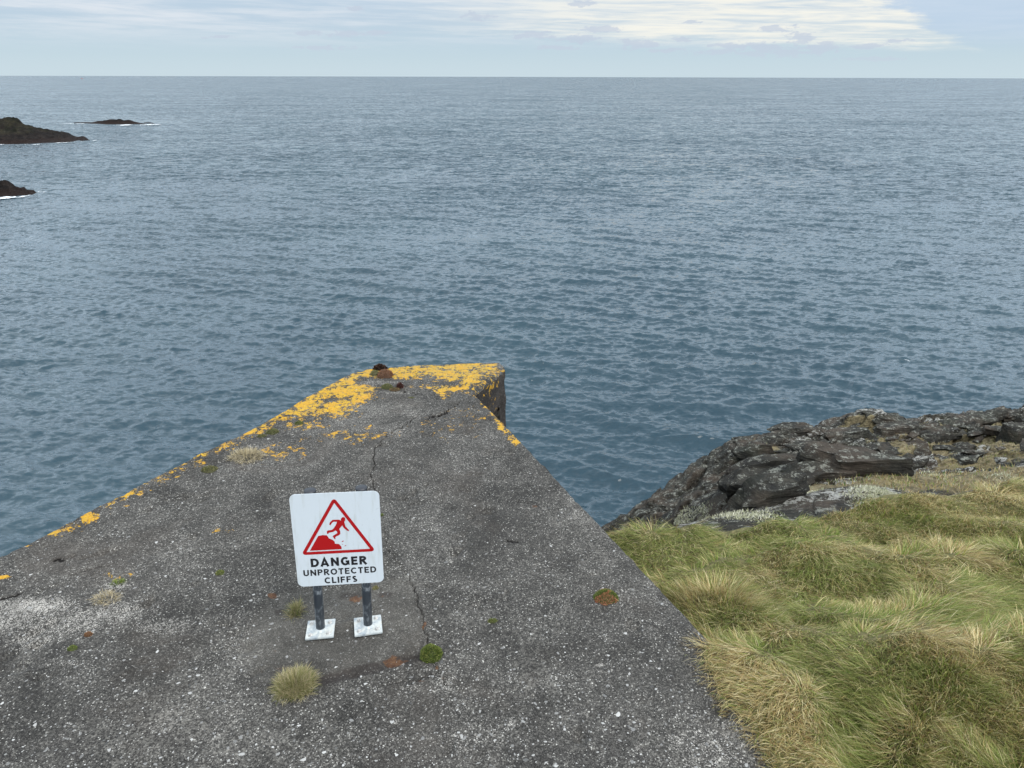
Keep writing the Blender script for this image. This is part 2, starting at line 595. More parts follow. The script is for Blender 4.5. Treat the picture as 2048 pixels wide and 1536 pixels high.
# far islets
m_isle, q, b, o_ = new_mat('islet_rock')
geo = q.n.new('ShaderNodeNewGeometry')
GP = geo.outputs['Position']
nz = q.sep(geo.outputs['Normal'])[2]
hz_ = q.sub(q.sep(GP)[2], SEA)
n1 = q.noise(GP, 0.35, 7, 0.7, 0.4)
rc = q.ramp(n1, [(0.3, (0.007, 0.006, 0.006)), (0.5, (0.018, 0.014, 0.013)), (0.7, (0.045, 0.034, 0.028))])
top = q.mul(q.smooth(nz, 0.45, 0.75), q.smooth(q.add(hz_, q.mul(n1, 4)), 5.5, 8.5))
gc = q.mix(q.smooth(q.noise(GP, 0.12, 5, 0.65), 0.4, 0.6), (0.012, 0.013, 0.008), (0.044, 0.039, 0.024))
gp = q.smooth(q.noise(q.mapping(GP, (1, 1, 2.5)), 0.16, 6, 0.7), 0.42, 0.56)
rc = q.mix(q.mul(q.mul(q.attr('green'), top), q.add(q.mul(gp, 0.75), 0.2)), rc, gc)
rc = q.mix(q.mul(q.smooth(hz_, 2.6, 1.2), 0.6), rc, (0.030, 0.016, 0.012))
b.inputs['Specular IOR Level'].default_value = 0.1
q.val(b.inputs['Base Color'], rc)
b.inputs['Roughness'].default_value = 0.8
q.link(q.bump(q.add(n1, q.noise(GP, 1.6, 5, 0.7)), 1.0, 2.0), b.inputs['Normal'])

# sea
m_sea, q, b, o_ = new_mat('sea_water')
geo = q.n.new('ShaderNodeNewGeometry')
GP = geo.outputs['Position']
Nn = geo.outputs['Normal']


def slopes(scale, stretch, rot, amp, seed, detail=2.0):
    v = q.mapping(GP, (scale / stretch, scale, 1), (0, 0, rot), (seed, seed * 1.7, 0))
    nn = q.sep(q.noise(v, 1.0, detail, 0.6, 0.3, color=True))
    return q.mul(q.sub(nn[0], 0.5), amp * 0.95), q.mul(q.sub(nn[1], 0.5), amp)


dist = q.math('SQRT', q.add(q.mul(q.sep(GP)[0], q.sep(GP)[0]), q.mul(q.sep(GP)[1], q.sep(GP)[1])))
near = q.smooth(dist, 90, 400, 0.0, 1.0)
a1 = slopes(2.0, 2.2, 0.12, 1.5, 3.0, 6.0)
a2 = slopes(0.9, 1.9, -0.2, 1.7, 9.0, 5.0)
a3 = slopes(0.33, 2.0, 0.1, 1.7, 5.0, 6.0)
a4 = slopes(0.025, 2.6, -0.1, 0.5, 1.0, 4.0)
SX = q.add(a1[0], q.add(q.mul(q.add(a2[0], a3[0]), near), a4[0]))
SY = q.add(q.add(a1[1], q.add(q.mul(near, -0.22), -0.05)), q.add(q.mul(q.add(a2[1], a3[1]), near), a4[1]))
vm = q.n.new('ShaderNodeVectorMath'); vm.operation = 'ADD'
q.link(Nn, vm.inputs[0]); q.link(q.combine(SX, SY, 0.0), vm.inputs[1])
vn_ = q.n.new('ShaderNodeVectorMath'); vn_.operation = 'NORMALIZE'
q.link(vm.outputs[0], vn_.inputs[0])
q.link(vn_.outputs[0], b.inputs['Normal'])
wc = q.mix(q.smooth(q.noise(GP, 0.02, 4, 0.6), 0.35, 0.65), (0.020, 0.045, 0.062), (0.026, 0.054, 0.071))
q.val(b.inputs['Base Color'], wc)
b.inputs['Roughness'].default_value = 0.06
b.inputs['IOR'].default_value = 1.34

m_foam, q, b, o_ = new_mat('foam')
P = q.texco()
geo = q.n.new('ShaderNodeNewGeometry')
GP = geo.outputs['Position']
fa = q.smooth(q.add(q.attr('cover'), q.mul(q.sub(q.noise(GP, 0.55, 7, 0.72, 0.6), 0.5), 1.5)), 0.42, 0.66)
q.val(b.inputs['Base Color'], (0.82, 0.85, 0.87))
b.inputs['Roughness'].default_value = 0.8
q.val(b.inputs['Alpha'], fa)

m_sign, q, b, o_ = new_mat('white_sign_sheet')
P = q.texco()
sn = q.noise(q.mapping(P, (9, 1, 1.2)), 4.0, 6, 0.65, 0.3)
sp = q.noise(P, 90, 4, 0.7)
cc = q.mix(q.smooth(sn, 0.5, 0.72), (0.56, 0.60, 0.63), (0.49, 0.52, 0.52))
cc = q.mix(q.smooth(sp, 0.66, 0.72, 0, 0.5), cc, (0.42, 0.41, 0.37))
q.val(b.inputs['Base Color'], cc)
b.inputs['Roughness'].default_value = 0.3
m_red = simple_mat('red_print', (0.36, 0.004, 0.006), 0.35)
m_blk = simple_mat('black_print', (0.012, 0.012, 0.014), 0.4)
m_cap = simple_mat('black_plastic', (0.022, 0.024, 0.030), 0.45)

m_post, q, b, o_ = new_mat('grey_painted_steel')
P = q.texco()
nn = q.noise(q.mapping(P, (1, 1, 0.35)), 38, 7, 0.75, 0.4)
nn2 = q.noise(q.mapping(P, loc=(1, 5, 2)), 9, 4, 0.6)
cc = q.mix(q.smooth(q.add(nn, q.mul(q.sub(nn2, 0.5), 0.7)), 0.49, 0.62), (0.046, 0.056, 0.070), (0.26, 0.28, 0.30))
q.val(b.inputs['Base Color'], cc)
b.inputs['Roughness'].default_value = 0.5
m_galv, q, b, o_ = new_mat('galvanised_steel')
P = q.texco()
nn = q.noise(P, 26, 7, 0.7, 0.5)
cc = q.ramp(nn, [(0.3, (0.20, 0.24, 0.28)), (0.46, (0.38, 0.41, 0.42)), (0.60, (0.54, 0.55, 0.52)), (0.75, (0.36, 0.33, 0.27))])
q.val(b.inputs['Base Color'], cc)
b.inputs['Roughness'].default_value = 0.55
b.inputs['Metallic'].default_value = 0.15
m_bolt = simple_mat('bolt_steel', (0.50, 0.49, 0.47), 0.5, 0.4, 0.4, 60)


# ================================================================== SEA
def build_sea():
    hcam = H - SEA
    # rows: uniform in view angle from steep to the horizon, then the last one far out
    nr = 600
    ang = np.concatenate([np.radians(np.linspace(60, 38, 12, endpoint=False)), np.linspace(math.radians(38), math.radians(0.55), nr - 18)])
    yd = hcam / np.tan(ang)
    yd = np.concatenate([yd, [5000, 7000, 10000, 14000, 19000, 26000]])
    az = np.radians(np.concatenate([np.linspace(-64, -37.2, 50), np.linspace(-37, 37, 710), np.linspace(37.2, 64, 50)]))
    nc = len(az)
    R = yd[:, None] / 1.0
    R = np.repeat(R, nc, 1)
    A = np.repeat(az[None, :], len(yd), 0)
    X = R * np.sin(A); Y = R * np.cos(A)
    Z = np.zeros_like(X)
    dx = np.zeros_like(X); dy = np.zeros_like(X)
    drow = np.gradient(yd)[:, None]
    dcol = R * np.gradient(az)[None, :]
    fade = sstep(np.degrees(np.abs(A)), 63.0, 58.0)
    nw = 180
    gust = np.clip(1 + 0.55 * fbm(X / 40, Y / 70, 610, 3), 0.6, 1.4)
    r = np.random.default_rng(5)
    lam = np.exp(np.linspace(math.log(0.42), math.log(13.0), nw)) * r.uniform(0.95, 1.05, nw)
    th = math.radians(-97) + r.normal(0, 0.72, nw)
    th[lam > 4] = math.radians(-108) + r.normal(0, 0.3, int((lam > 4).sum()))
    slope_rms = 0.33
    for i in range(nw):
        k = 2 * math.pi / lam[i]
        cx, cy = math.cos(th[i]), math.sin(th[i])
        s = slope_rms * math.sqrt(2.0 / nw) * r.uniform(0.6, 1.3)
        if lam[i] > 4.5: s *= 0.4
        sp = np.hypot(drow * cy, dcol * cx)
        w = sstep(lam[i] / np.maximum(sp, 1e-6), 1.4, 2.8)
        a = s / k * w * (gust if lam[i] < 3 else 1.0)
        # groups of waves
        grp = 1.0 + 0.9 * np.sin(0.11 * k * (X * math.cos(th[i] + 0.6) + Y * math.sin(th[i] + 0.6)) + i)
        ph = k * (cx * X + cy * Y) + r.uniform(0, 6.28)
        Z += a * grp * np.cos(ph)
        dx -= cx * a * grp * np.sin(ph) * 1.0
        dy -= cy * a * grp * np.sin(ph) * 1.0
    V = np.stack([X + dx * fade, Y + dy * fade, Z * fade + SEA], -1).reshape(-1, 3)
    mesh_np('sea', V, grid_faces(len(yd), nc)[:, ::-1], m_sea, smooth=True)['kind'] = 'structure'
    # the rest of the ring round the viewer, coarse
    az2 = np.radians(np.linspace(63.5, 296.5, 90))
    rr = np.array([2, 20, 60, 150, 400, 1200, 4000, 26000.0])
    A, Rr = np.meshgrid(az2, rr)
    V2 = np.stack([Rr * np.sin(A), Rr * np.cos(A), np.full_like(A, SEA - 0.02)], -1).reshape(-1, 3)
    o = mesh_np('sea', V2, grid_faces(len(rr), 90)[:, ::-1], m_sea, smooth=True)
    o['kind'] = 'structure'


build_sea()

# ================================================================== CONCRETE PLATFORM
left_px = [(-900, 1575), (-500, 1368), (0, 1108), (60, 1082), (130, 1045), (265, 975), (380, 915), (500, 858), (600, 800),
           (690, 750), (722, 738), (780, 733), (850, 729), (985, 724), (1001, 726)]
right_px = [(1880, 1760), (1670, 1538), (1400, 1256), (1215, 1062), (1095, 935), (1017, 853), (950, 785), (1011, 737), (1009, 731), (1003, 727)]
L = np.array([on_plane(*p)[:2] for p in left_px])
Rg = np.array([on_plane(*p)[:2] for p in right_px])
for A_ in (L, Rg):
    for i in range(1, len(A_)):
        if A_[i, 1] <= A_[i - 1, 1]:
            A_[i, 1] = A_[i - 1, 1] + 0.004
ytop = min(L[-1, 1], Rg[-1, 1])
L = np.vstack([[L[0, 0] - 0.4, -3.0], L]); Rg = np.vstack([[Rg[0, 0] + 0.2, -3.0], Rg])


def seg_dist(x, y, pts, closed=False):
    """distance from points to a polyline"""
    best = np.full(x.shape, 1e9)
    n = len(pts)
    for i in range(n if closed else n - 1):
        a = pts[i]; b_ = pts[(i + 1) % n]
        ab = b_ - a
        t = np.clip(((x - a[0]) * ab[0] + (y - a[1]) * ab[1]) / (ab @ ab + 1e-12), 0, 1)
        best = np.minimum(best, np.hypot(x - a[0] - t * ab[0], y - a[1] - t * ab[1]))
    return best


def inside(x, y, pts):
    c_ = np.zeros(x.shape, bool)
    n = len(pts); j = n - 1
    for i in range(n):
        xi, yi = pts[i][:2]; xj, yj = pts[j][:2]
        cond = ((yi > y) != (yj > y)) & (x < (xj - xi) * (y - yi) / (yj - yi + 1e-12) + xi)
        c_ ^= cond
        j = i
    return c_


def px_poly(pp):
    return np.array([on_plane(*p)[:2] for p in pp])


def wig(pp, amp, seed, n=8):
    """a jagged line through the points"""
    r = np.random.default_rng(seed)
    outp = []
    for a, b_ in zip(pp[:-1], pp[1:]):
        for t in np.linspace(0, 1, n, endpoint=False):
            p = a + (b_ - a) * t
            outp.append(p + (r.normal(0, amp, 2) if t > 0 else 0))
    outp.append(pp[-1])
    return np.array(outp)


outline = np.vstack([L, Rg[::-1]])


def slab_fields(x, y):
    de = seg_dist(x, y, outline, True)
    edge_drop = -0.035 * np.clip(1 - de / (0.035 + 0.012 * fbm(x * 9, y * 9, 3, 2)), 0, 1) ** 2
    z = edge_drop + 0.012 * fbm(x * 1.1, y * 1.1, 21, 3) + 0.0035 * fbm(x * 18, y * 18, 31, 3)
    z += -0.012 * np.clip(-0.38 - fbm(x * 6, y * 6, 41, 3), 0, 1) * 6
    crack = np.zeros(x.shape)
    cracks = [
        ([(948, 787), (915, 805), (893, 820), (880, 828), (862, 832), (846, 843)], 0.007, 0.018),
        ([(893, 824), (878, 828), (864, 831)], 0.020, 0.03),
        ([(842, 825), (815, 846), (785, 862), (765, 880), (750, 895), (746, 915), (751, 930), (741, 945), (746, 960), (748, 990)], 0.006, 0.016),
        ([(748, 990), (760, 1040), (775, 1090), (800, 1130), (826, 1168)], 0.0038, 0.010),
        ([(826, 1168), (835, 1200), (846, 1238), (851, 1262), (858, 1290), (868, 1325), (880, 1348), (893, 1368)], 0.0058, 0.011),
        ([(872, 1345), (835, 1361), (760, 1372)], 0.004, 0.008),
        ([(1035, 1003), (1055, 1005), (1080, 1013)], 0.005, 0.008),
        ([(548, 1187), (600, 1176), (700, 1165), (780, 1150)], 0.0045, 0.008),
        ([(0, 1196), (15, 1192), (40, 1186)], 0.012, 0.016),
        ([(140, 1150), (160, 1142), (190, 1136), (225, 1128)], 0.0045, 0.008),
        ([(108, 1120), (116, 1115), (124, 1121)], 0.012, 0.018),
        ([(775, 773), (800, 778), (835, 787)], 0.006, 0.012),
        ([(1015, 1080), (1035, 1083)], 0.009, 0.01),
        ([(975, 985), (1000, 1003), (1035, 1003)], 0.003, 0.005),
    ]
    for k, (pp, w, dp) in enumerate(cracks):
        w = w * 0.62; dp = dp * 0.8
        line = wig(px_poly(pp), 0.0065, 50 + k)
        dd = seg_dist(x, y, line)
        wv = w * (1.0 + 0.6 * fbm(x * 14, y * 14, 60 + k, 2))
        m = np.clip(1 - dd / np.maximum(wv * 1.6, 0.002), 0, 1)
        crack = np.maximum(crack, np.clip(m * 1.7, 0, 1) * min(1.0, 0.55 + w * 60))
        z -= dp * np.clip(m * 1.4, 0, 1)
    # repair patch: slightly sunk and smooth
    pp = px_poly([(540, 1188), (640, 1172), (780, 1152), (826, 1166), (848, 1240), (860, 1308), (760, 1340), (640, 1366), (520, 1372), (470, 1300), (500, 1235)])
    ins = inside(x, y, pp); dd = seg_dist(x, y, pp, True)
    sd_ = np.where(ins, dd, -dd)
    smoothp = sstep(sd_ + 0.05 * fbm(x * 5, y * 5, 8, 3), -0.03, 0.06)
    z -= 0.010 * sstep(sd_, -0.01, 0.03)

    def blob(px, py, rx, ry, rot=0.0):
        c0 = on_plane(px, py)
        ex = abs(on_plane(px + rx, py)[0] - c0[0]); ey = abs(on_plane(px, py - ry)[1] - c0[1])
        u = (x - c0[0]); v = (y - c0[1])
        if rot:
            u, v = u * math.cos(rot) + v * math.sin(rot), -u * math.sin(rot) + v * math.cos(rot)
        return np.clip(1.25 - np.hypot(u / ex, v / ey), 0, 1)

    white = np.zeros(x.shape)
    for a in [(60, 1212, 130, 28, .82), (20, 1240, 90, 45, .72), (165, 1240, 120, 45, .62), (225, 1225, 110, 34, .68), (320, 1255, 90, 26, .66), (60, 1280, 90, 40, .55),
              (120, 1328, 70, 12, .55), (90, 1255, 120, 50, .55), (235, 1170, 50, 10, .75), (795, 860, 55, 22, .5), (830, 828, 40, 12, .6), (745, 960, 18, 25, .5),
              (755, 765, 60, 9, .65), (690, 758, 30, 8, .4), (790, 785, 50, 6, .6), (510, 895, 55, 18, .45), (890, 1365, 38, 26, .6), (830, 1375, 70, 14, .4),
              (1025, 1442, 18, 14, .8), (795, 1442, 14, 10, .7), (1110, 1195, 20, 10, .6), (1200, 1330, 10, 6, 1.0), (1075, 1015, 60, 14, .4), (930, 1110, 60, 20, .35),
              (940, 1470, 120, 70, .36), (1400, 1500, 200, 90, .42), (700, 1510, 90, 40, .38), (480, 1480, 120, 40, .25), (1200, 1500, 120, 60, .3), (1230, 1120, 60, 40, .3),
              (700, 1070, 90, 40, .2), (860, 1240, 40, 60, .33), (330, 1140, 90, 30, .2), (190, 1420, 130, 40, .2), (940, 1180, 70, 60, .22)]:
        white = np.maximum(white, blob(*a[:4]) * a[4])
    rust = np.zeros(x.shape)
    for a in [(788, 1322, 26, 16, .95), (812, 1316, 10, 6, .8), (545, 1191, 14, 6, .9), (712, 1196, 26, 10, .7), (720, 1215, 14, 5, .5), (545, 1305, 30, 14, .35),
              (765, 1190, 8, 4, .6), (850, 1248, 5, 8, .8), (873, 1335, 5, 10, .7), (600, 1262, 50, 8, .3), (842, 1362, 12, 4, .7), (885, 1356, 9, 5, .6),
              (845, 1240, 60, 10, .2), (1070, 1012, 10, 4, .7), (330, 1230, 110, 40, .22), (300, 1190, 120, 40, .2), (480, 1310, 90, 50, .24), (640, 1250, 120, 60, .20), (700, 1180, 90, 20, .3), (560, 1330, 60, 20, .34), (790, 1480, 60, 40, .22)]:
        rust = np.maximum(rust, blob(*a[:4]) * a[4])
    z -= 0.012 * sstep(blob(788, 1322, 24, 13), 0.25, 0.7)
    damp_shade = np.zeros(x.shape)
    ln = px_poly([(640, 1362), (700, 1346), (770, 1328), (840, 1308)])
    damp_shade = np.maximum(damp_shade, 0.95 * np.clip(1.3 - seg_dist(x, y, ln) / 0.055, 0, 1))
    z -= 0.008 * sstep(seg_dist(x, y, ln), 0.05, 0.02)
    for a in [(770, 1187, 22, 9, .8), (560, 1222, 22, 10, .7), (545, 1370, 40, 12, .6), (700, 1190, 60, 12, .5), (860, 1165, 60, 14, .3),
              (230, 1370, 160, 50, .3), (600, 1430, 250, 40, .22), (900, 920, 200, 70, .26), (600, 900, 120, 40, .25), (1250, 1240, 120, 60, .2)]:
        damp_shade = np.maximum(damp_shade, blob(*a[:4]) * a[4])
    # lichen cover
    lp = px_poly([(478, 880), (500, 850), (600, 792), (690, 742), (725, 730), (850, 722), (985, 718), (1016, 735), (955, 783),
                  (900, 793), (868, 797), (835, 778), (790, 776), (750, 800), (724, 812), (703, 836), (640, 838), (612, 842), (575, 838), (520, 868)])
    ins = inside(x, y, lp); dd = seg_dist(x, y, lp, True)
    s = np.where(ins, dd, -dd)
    lich = sstep(s, -0.16, 0.20) * 0.66
    band = px_poly([(500, 866), (400, 915), (330, 950), (250, 990), (180, 1025), (140, 1050), (90, 1066)])
    lich = np.maximum(lich, 0.38 * np.clip(1.25 - seg_dist(x, y, band) / 0.16, 0, 1))
    band = px_poly([(952, 786), (985, 822), (1004, 850), (1032, 886)])
    lich = np.maximum(lich, 0.46 * np.clip(1.25 - seg_dist(x, y, band) / 0.07, 0, 1))
    for a in [(500, 860, 22, 12, 1.0), (1032, 884, 14, 4, .95), (1002, 855, 10, 8, .95), (400, 910, 30, 10, .75), (250, 988, 25, 7, .85), (175, 1035, 30, 12, .62), (700, 870, 120, 22, .38), (560, 905, 60, 25, .42),
              (600, 850, 60, 14, .5), (930, 820, 60, 20, .3), (100, 1065, 40, 12, .62), (10, 1153, 14, 5, .7), (230, 1150, 60, 12, .36), (440, 1063, 30, 10, .36), (165, 1215, 8, 4, .0), (900, 850, 100, 40, .25)]:
        lich = np.maximum(lich, blob(*a[:4]) * a[4])
    # bare places inside the lichen
    for a in [(772, 765, 60, 10, .65), (850, 762, 40, 12, .5), (800, 785, 60, 9, .8), (660, 800, 25, 8, .35), (740, 760, 30, 8, .4), (925, 800, 30, 10, .5), (900, 768, 30, 5, .4)]:
        lich = lich - blob(*a[:4]) * a[4]
    z += 0.004 * np.clip(lich - 0.3, 0, 1) * (1 + fbm(x * 30, y * 30, 77, 2))
    return z, dict(crack=crack, smoothp=smoothp, white=white, rust=rust, damp_shade=damp_shade, lichen=np.clip(lich, 0, 1))


def build_slab():
    pys = np.linspace(1600, 724, 400)
    ys = np.array([on_plane(1024, p)[1] for p in pys])
    ys = ys[(ys > 2.0) & (ys < ytop - 0.002)]
    keep = np.array(sorted(set(np.round(np.concatenate([ys, L[:, 1], Rg[:, 1], [ytop - 0.001], np.linspace(-3, 2.0, 26)]), 4))))
    keep = keep[(keep <= ytop)]
    keep = keep[np.concatenate([[True], np.diff(keep) > 0.0015])]
    xl = np.interp(keep, L[:, 1], L[:, 0]); xr = np.interp(keep, Rg[:, 1], Rg[:, 0])
    xr = np.maximum(xr, xl + 0.01)
    nc = 640
    t = np.linspace(0, 1, nc)
    X = xl[:, None] * (1 - t) + xr[:, None] * t
    Y = np.repeat(keep[:, None], nc, 1)
    # uneven broken edges
    X[:, 0] += 0.012 * fbm(keep * 7, keep * 0, 5, 4); X[:, -1] += 0.010 * fbm(keep * 7, keep * 0 + 4, 6, 4)
    X[:, 1] = X[:, 0] * 0.6 + X[:, 2] * 0.4; X[:, -2] = X[:, -1] * 0.6 + X[:, -3] * 0.4
    Z, at = slab_fields(X, Y)
    V = np.stack([X, Y, Z], -1).reshape(-1, 3)
    root = empty('concrete_platform', (0, 3, 0))
    root.location = (0, 0, 0)
    tag(root, 'weathered dark concrete platform with a pointed end crusted in yellow lichen above the sea', 'platform')
    mesh_np('top_surface', V, grid_faces(len(keep), nc), m_conc, root, True, {k: v.ravel() for k, v in at.items()})
    # side walls, from the rim down
    def wall(xs, ys_, zs, flip, lich):
        zz = np.concatenate([[0], np.geomspace(0.02, 3.6, 46)])
        # even out the spacing along the wall
        nrow = len(zz)
        Xw = np.repeat(xs[None, :], nrow, 0); Yw = np.repeat(ys_[None, :], nrow, 0)
        Zw = zs[None, :] * np.exp(-zz[:, None] * 20) - zz[:, None]
        s = np.concatenate([[0], np.cumsum(np.hypot(np.diff(xs), np.diff(ys_)))])
        S = np.repeat(s[None, :], nrow, 0)
        n_ = fbm(S * 6, Zw * 6, 91, 4) * 0.014 * np.clip(zz[:, None] * 8, 0, 1)
        tx = np.gradient(xs); ty = np.gradient(ys_); ll = np.hypot(tx, ty) + 1e-9
        Xw = Xw + n_ * (ty / ll)[None, :]; Yw = Yw - n_ * (tx / ll)[None, :]
        Vw = np.stack([Xw, Yw, Zw], -1).reshape(-1, 3)
        fc = grid_faces(nrow, len(xs))
        if flip: fc = fc[:, ::-1]
        li = np.clip(lich[None, :] * np.exp(-zz[:, None] * 2.6), 0, 1)
        a_ = dict(lichen=li.ravel(), damp_shade=np.full(li.size, 1.0), white=np.zeros(li.size), rust=np.zeros(li.size), crack=np.zeros(li.size), smoothp=np.zeros(li.size))  # walls darkened all over: their shade is painted into the colour
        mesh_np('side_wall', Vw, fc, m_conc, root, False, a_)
    sel = slice(0, None)
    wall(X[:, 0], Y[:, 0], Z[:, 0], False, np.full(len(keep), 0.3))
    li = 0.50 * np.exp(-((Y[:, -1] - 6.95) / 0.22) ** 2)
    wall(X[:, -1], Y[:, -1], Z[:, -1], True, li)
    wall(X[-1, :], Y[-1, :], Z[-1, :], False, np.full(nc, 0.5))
    # loose aggregate standing proud of the surface
    nst = 2600
    pxs = rng.uniform(-60, 1650, nst * 2); pys_ = 724 + (1560 - 724) * rng.uniform(0, 1, nst * 2) ** 0.8
    pts = np.array([on_plane(a, b_)[:2] for a, b_ in zip(pxs, pys_)])
    ok = inside(pts[:, 0], pts[:, 1], outline) & (seg_dist(pts[:, 0], pts[:, 1], outline, True) > 0.03)
    pts = pts[ok][:nst]
    zz, at2 = slab_fields(pts[:, 0], pts[:, 1])
    base = np.array([(1, 0, 0), (0, 1, 0), (-1, 0, 0), (0, -1, 0), (0, 0, .8), (.7, .7, .1), (-.7, .7, .1), (-.7, -.7, .1), (.7, -.7, .1)], float)
    tri = np.array([(0, 5, 4), (5, 1, 4), (1, 6, 4), (6, 2, 4), (2, 7, 4), (7, 3, 4), (3, 8, 4), (8, 0, 4)])
    n = len(pts)
    sz = rng.lognormal(math.log(0.0040), 0.42, n)
    sz = np.clip(sz, 0.0022, 0.010)
    B = base[None] * sz[:, None, None] * rng.uniform(0.55, 1.25, (n, 9, 1))
    B[:, :, 0] *= rng.uniform(0.7, 1.6, (n, 1)); B[:, :, 2] *= 0.55
    an = rng.uniform(0, 6.28, n)
    bx = B[:, :, 0] * np.cos(an)[:, None] - B[:, :, 1] * np.sin(an)[:, None]
    by = B[:, :, 0] * np.sin(an)[:, None] + B[:, :, 1] * np.cos(an)[:, None]
    V = np.stack([bx + pts[:, 0:1], by + pts[:, 1:2], B[:, :, 2] + zz[:, None] + 0.0005], -1).reshape(-1, 3)
    T = (tri[None] + (np.arange(n) * 9)[:, None, None]).reshape(-1, 3)
    tone = np.where(rng.uniform(0, 1, n) < 0.5, rng.uniform(0.05, 0.2, n), rng.uniform(0.15, 0.42, n))
    ccol = np.stack([tone * 1.0, tone * 0.98, tone * 0.94], 1)
    o = mesh_np('aggregate', V, None, m_chip, root, False, {'bcol': np.repeat(ccol, 9, 0)}, faces_tri=T)
    o['kind'] = 'stuff'
    return root


m_chip, q, b, o_ = new_mat('stone_chip')
q.val(b.inputs['Base Color'], q.attr('bcol', True))
b.inputs['Roughness'].default_value = 0.85
platform = build_slab()

# rock mass that carries the platform, hidden from above by its edge
def build_cliff():
    ol = outline.copy()
    # resample
    seg = np.vstack([ol, ol[:1]])
    s = np.concatenate([[0], np.cumsum(np.hypot(*np.diff(seg, axis=0).T))])
    tt = np.linspace(0, s[-1], 200, endpoint=False)
    x = np.interp(tt, s, seg[:, 0]); y = np.interp(tt, s, seg[:, 1])
    cx, cy = -1.2, 2.5
    dx, dy = x - cx, y - cy
    ll = np.hypot(dx, dy); dx /= ll; dy /= ll
    zs = np.concatenate([[-0.35], np.linspace(-2.2, SEA - 2, 60)])
    V = []
    for k, z in enumerate(zs):
        grow = -0.25 if k == 0 else -0.1 + 0.17 * (-z - 2.2)
        nn = fbm(tt * 0.6 + z * 0.1, np.full_like(tt, z * 0.6), 33, 5) * (0.1 if k < 2 else 0.6)
        V.append(np.stack([x + dx * (grow + nn), y + dy * (grow + nn), np.full_like(x, z)], 1))
    V = np.array(V)
    V = np.concatenate([V, V[:, :1]], 1)
    o = mesh_np('cliff', V.reshape(-1, 3), grid_faces(V.shape[0], V.shape[1]), m_rock, None, False)
    o['kind'] = 'structure'


build_cliff()

# ================================================================== GROUND (turf) and HEADLAND
gedge_px = [(1150, 1070), (1215, 1070), (1270, 1075), (1340, 1075), (1500, 1072), (1560, 1066), (1640, 1045), (1760, 1022), (1900, 1000), (2048, 968), (2300, 925), (2700, 865)]


def zg(x, y):
    """smooth level of the turf"""
    z = -0.07 - 0.20 * np.maximum(y - 3.1, 0) + 0.035 * np.maximum(x - 1.0, 0)
    return z


def ray_to_height(px, py, fn, t0=2.0, t1=60.0, n=1600):
    d = ray(px, py); d = d / np.linalg.norm(d)
    t = np.geomspace(t0, t1, n)
    x = d[0] * t; y = d[1] * t; z = H + d[2] * t
    dz = z - fn(x, y)
    i = np.argmax(dz < 0)
    if i == 0: i = n - 1
    return np.array([x[i], y[i], fn(x[i:i + 1], y[i:i + 1])[0]])


ge = np.array([ray_to_height(a, b_, zg) for a, b_ in gedge_px])      # grass edge in the world
ge_tan = ge[:, 0] / ge[:, 1]


def y_edge(x, y):
    """y of the far grass edge in the direction of (x, y)"""
    t = x / np.maximum(y, 0.2)
    return np.interp(t, ge_tan, ge[:, 1])


# seam with the concrete: the turf laps over the slab at lower right
seam_px = [(1208, 1050), (1218, 1070), (1330, 1190), (1385, 1250), (1398, 1290), (1412, 1330), (1440, 1392), (1490, 1450), (1538, 1530), (1620, 1680)]
seam = np.array([on_plane(*p)[:2] for p in seam_px])[::-1]
seam = np.vstack([[seam[0, 0] - 0.1, -3], seam])
for i in range(1, len(seam)):
    if seam[i, 1] <= seam[i - 1, 1]: seam[i, 1] = seam[i - 1, 1] + 0.01


def x_seam(y):
    y = np.asarray(y, float)
    return np.interp(y, seam[:, 1], seam[:, 0], right=seam[-1, 0]) + 0.045 * fbm(y * 2.6, y * 0 + 3, 701, 4) * sstep(y, 4.6, 3.8)


TUS = [(1290, 1105, .17, .10), (1665, 1070, .22, .12), (1425, 1222, .15, .09), (1595, 1160, .20, .09), (1450, 1132, .18, .08), (1735, 1168, .20, .07), (1900, 1185, .25, .09),
       (1895, 1268, .19, .10), (1240, 1090, .12, .07), (1830, 1400, .20, .09), (1520, 1085, .2, .07), (1380, 1085, .15, .08), (1810, 1030, .28, .09), (1960, 1100, .25, .08), (1700, 1250, .18, .05),
       (1560, 1330, .13, .07), (1640, 1450, .16, .08), (2010, 1380, .2, .09), (2100, 1200, .25, .09), (1480, 1390, .10, .05)]
TUSW = []
for _a in TUS:
    _z = -0.2 if _a[1] > 1200 else -0.45
    _c = on_plane(_a[0], _a[1], _z)
    TUSW.append((_c[0], _c[1], _a[2], _a[3]))


def tus(x, y, dx=0.0, dy=0.0):
    h = np.zeros(np.shape(x)); m = np.zeros(np.shape(x))
    for cx, cy, rr, hh in TUSW:
        gq = np.exp(-(((x - cx - dx * rr) / (rr * 1.25)) ** 2 + ((y - cy - dy * rr) / (rr * 0.8)) ** 2))
        h = h + hh * 0.55 * gq; m = np.maximum(m, gq)
    return h, m


def ground_h(x, y):
    s = x - x_seam(y)                      # metres inside the turf
    lift = 0.10 * sstep(y, 4.0, 3.0)       # laps over the slab near the viewer
    z = zg(x, y) + lift * 1.0
    hum = 0.085 * fbm(x * 1.9, y * 2.4, 101, 3) + 0.05 * np.abs(fbm(x * 3.6, y * 4.6, 111, 2))
    z = z + (hum + tus(x, y)[0]) * sstep(s, -0.05, 0.35)
    z = z - 0.22 * sstep(s, 0.04, -0.16)
    # path-like dip that runs towards the viewer
    dl = seg_dist(x, y, dip_line)
    z = z - 0.10 * np.exp(-(dl / 0.14) ** 2)
    return z


dip_line = np.array([on_plane(*p)[:2] for p in [(1340, 1150), (1420, 1240), (1600, 1330), (1700, 1440), (1740, 1560)]])


